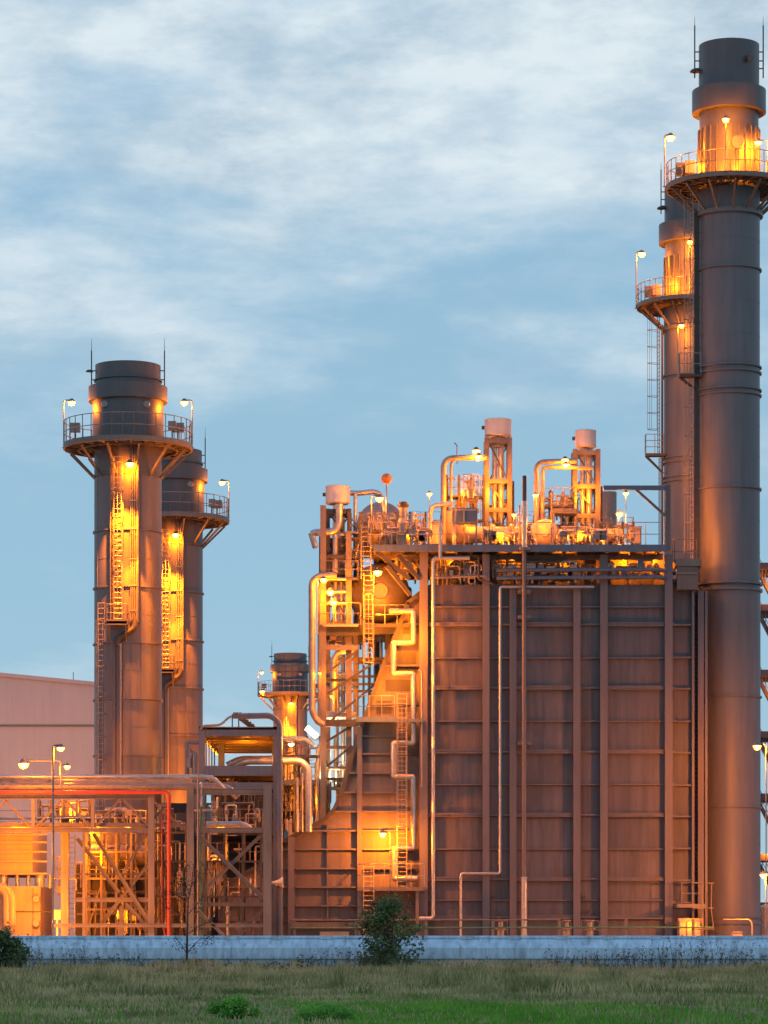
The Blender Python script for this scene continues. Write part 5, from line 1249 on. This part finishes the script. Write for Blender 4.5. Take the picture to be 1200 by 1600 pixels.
for i in range(20000):
    D = rr.uniform(186, 217); x = rr.uniform(-.17,.17)*D; h = (.40 + .50*hnoise(x,D)**2)*rr.uniform(.6,1.2)
    blade(red, x, D, h, .035, rr.uniform(.1,.4), rr)
solo('tall_grass', tall, M['grassdry'], 'dull green and brown grass growing thick before the wall', 'grass', kind='stuff')
solo('seed_grass', red, M['grassred'], 'pale reddish seed heads of grass along the foot of the wall', 'grass', kind='stuff')
low = MB()
for i in range(34000):
    D = 66 + 52*rr.random(); x = rr.uniform(-.15,.15)*D
    px = CX + x/D*F
    gpatch = hnoise(x*1.7+3, D*1.3)
    if px < 330 and rr.random() < .75: continue
    if gpatch < .38 and rr.random() < .6: continue
    if D > 96 and rr.random() < .85: continue
    blade(low, x, D, (.06+.14*gpatch)*rr.uniform(.6,1.3), .03, rr.uniform(.2,.6), rr)
solo('short_grass', low, M['grassgreen'], 'bright green short grass in patches along the bottom of the picture', 'grass', kind='stuff')
mid = MB()
for i in range(26000):
    D = 66 + 60*rr.random(); x = rr.uniform(-.15,.15)*D; px = CX + x/D*F
    if px > 330 and D < 92 and rr.random() < .8: continue
    blade(mid, x, D, (.10+.16*hnoise(x,D))*rr.uniform(.5,1.3), .03, rr.uniform(.15,.6), rr)
solo('meadow_grass', mid, M['grassdry'], 'thin olive grass covering the near field on the left', 'grass', kind='stuff')
# dry weeds before the wall
wd = MB()
def stalk(mb, p, h, r, rr, depth=0):
    p = Vector(p); d = Vector((rr.uniform(-.25,.25), rr.uniform(-.2,.2), 1)).normalized(); q = p
    n = 3; pts = [p]
    for i in range(n):
        d = (d + Vector((rr.uniform(-.25,.25), rr.uniform(-.2,.2), 0))).normalized(); q = q + d*h/n; pts.append(q)
        if depth < 2 and rr.random() < .8:
            e = Vector((rr.uniform(-1,1), rr.uniform(-.6,.6), rr.uniform(.3,1))).normalized()
            stalk(mb, q, h*.38, r*.6, rr, depth+1) if rr.random() < .5 else mb.tube([q, q + e*h*.3], [r*.6, r*.3], 3, False)
    mb.tube(pts, [r, r*.8, r*.6, r*.4], 3, False)
    if depth < 2:
        for k in range(rr.randint(1,4)):
            c = q + Vector((rr.uniform(-.08,.08), 0, rr.uniform(-.1,.05))); s_ = rr.uniform(.02,.045)
            mb.add([c+Vector((-s_,0,0)), c+Vector((0,0,-s_)), c+Vector((s_,0,0)), c+Vector((0,0,s_))], [(0,1,2,3)])
for i in range(1000):
    D = rr.uniform(190, 217); px = rr.uniform(-40, 1240)
    w_ = .6 + .9*max(0, math.sin(px*.012+1.2))*rr.random() + (.35 if px > 850 else 0) + (.3 if 100 < px < 230 else 0)
    stalk(wd, (sx(px, D), D, 0), w_*rr.uniform(.6,1.25), .014, rr)
solo('dry_weeds', wd, M['weed'], 'thin dry branching weed stalks standing before the wall', 'weeds', kind='stuff')

def leaf(mb, c, s_, rr):
    d = Vector((rr.gauss(0,1), rr.gauss(0,1), rr.gauss(0,.8))).normalized(); u = d.orthogonal().normalized()*s_*.4; v = d*s_
    w_ = d.cross(u).normalized()*s_*.12
    mb.add([c-v*.5, c+u+w_, c+v*.5, c-u+w_], [(0,1,2),(0,2,3)])
def bush(px, pyb, pyt, hw, D, name, label, cat, mat, n, seed, leafs=.14, clumps=16, lean=0, stem=5, shape=1.):
    rr = random.Random(seed); base = W(px, pyb, D); base.z = 0; H = sz(pyt, D); Wd = m(hw, D)
    t = thing(name, label, cat, base); a = MB(); cl = []
    for i in range(clumps):
        th = rr.uniform(0, 2*PI); k = rr.random()**.5; zf = rr.uniform(.12, .97)
        prof = (math.sin(PI*min(1, zf*.85+.12)))**.6*(1-zf*.35*shape)
        cl.append(base + Vector((Wd*k*prof*math.cos(th) + lean*zf, Wd*k*prof*math.sin(th)*.8, H*zf)))
    for c in cl:
        mid_ = base + (c-base)*.5 + Vector((rr.uniform(-.15,.15), rr.uniform(-.1,.1), H*.06))
        st_ = base + Vector((rr.uniform(-.15,.15), rr.uniform(-.1,.1), 0)) if stem > 1 else base
        a.tube([st_, mid_, c], [.05, .03, .012], 5, False)
    build('trunk', a, M['bark'], t)
    a = MB()
    for i in range(n):
        c = rr.choice(cl); s_ = Wd*.30*rr.uniform(.5,1.2)
        o = Vector((rr.gauss(0,.55), rr.gauss(0,.55), rr.gauss(0,.5)))*s_
        q = c + o
        if q.z < .04: q.z = rr.uniform(.05,.4)
        leaf(a, q, leafs*rr.uniform(.6,1.4), rr)
    build('foliage', a, M[mat], t)
    return t
bush(603, 1520, 1408, 62, 214, 'shrub', 'dark dense leafy shrub standing against the wall in the middle', 'shrub', 'leafdark', 2600, 3, .22, 50, .1)
bush(594, 1520, 1478, 46, 213.5, 'shrub', 'low skirt of dark leaves at the foot of the middle shrub', 'shrub', 'leafdark', 2200, 4, .15, 14)
bush(4, 1520, 1458, 44, 206, 'shrub', 'dark spiky shrub cut by the left edge before the wall', 'shrub', 'leafdark', 3200, 8, .20, 20, 0)
bush(365, 1596, 1562, 42, 76, 'shrub', 'bright green small bush low in the near grass', 'shrub', 'leafgreen', 3000, 9, .07, 26)
bush(505, 1600, 1578, 52, 73, 'shrub', 'flat dark green bush at the bottom edge near the middle', 'shrub', 'leafgreen', 1500, 12, .06, 18)
# sapling
rr = random.Random(21); DS = 215.
t = thing('sapling', 'thin bare young tree with sparse drooping leaves before the wall at left', 'tree', (sx(292,DS), DS, 0))
trk = MB(); lv = MB()
def S(x, y): return W(x, y, DS)
trk.tube([Vector((sx(292,DS),DS,0)), S(292,1488), S(293,1440), S(294,1405), S(299,1385), S(303,1350)], [.10,.085,.06,.045,.03,.012], 7, False)
limbs = [[(292,1490),(283,1476),(274,1464)],[(292,1490),(304,1476),(318,1462),(328,1458)],[(294,1405),(288,1392),(282,1372),(276,1355)],[(293,1430),(306,1415),(318,1400)],
         [(293,1445),(278,1430),(262,1415)],[(299,1385),(310,1368),(322,1362)],[(294,1410),(272,1395),(258,1392)],[(293,1460),(312,1446),(330,1440)],[(296,1398),(288,1375),(292,1352)]]
tips = []
for L_ in limbs:
    P = [S(*p) for p in L_]; P = [p + Vector((0, rr.uniform(-.4,.4)*i, 0)) for i, p in enumerate(P)]
    trk.tube(P, [.035*(1-.3*i) for i in range(len(P))], 5, False)
    for i in range(1, len(P)):
        for k in range(4):
            q = P[i] + Vector((rr.uniform(-.35,.35), rr.uniform(-.4,.4), rr.uniform(-.35,.15))); trk.tube([P[i], q], [.012,.005], 3, False); tips.append(q)
tips += [S(303,1350), S(301,1362), S(297,1392), S(255,1400), S(268,1378)]
build('trunk', trk, M['bark'], t)
for i in range(1150):
    q = rr.choice(tips); leaf(lv, q + Vector((rr.gauss(0,.24), rr.gauss(0,.24), rr.gauss(-.1,.2))), .10*rr.uniform(.6,1.4), rr)
build('foliage', lv, M['leafsap'], t)
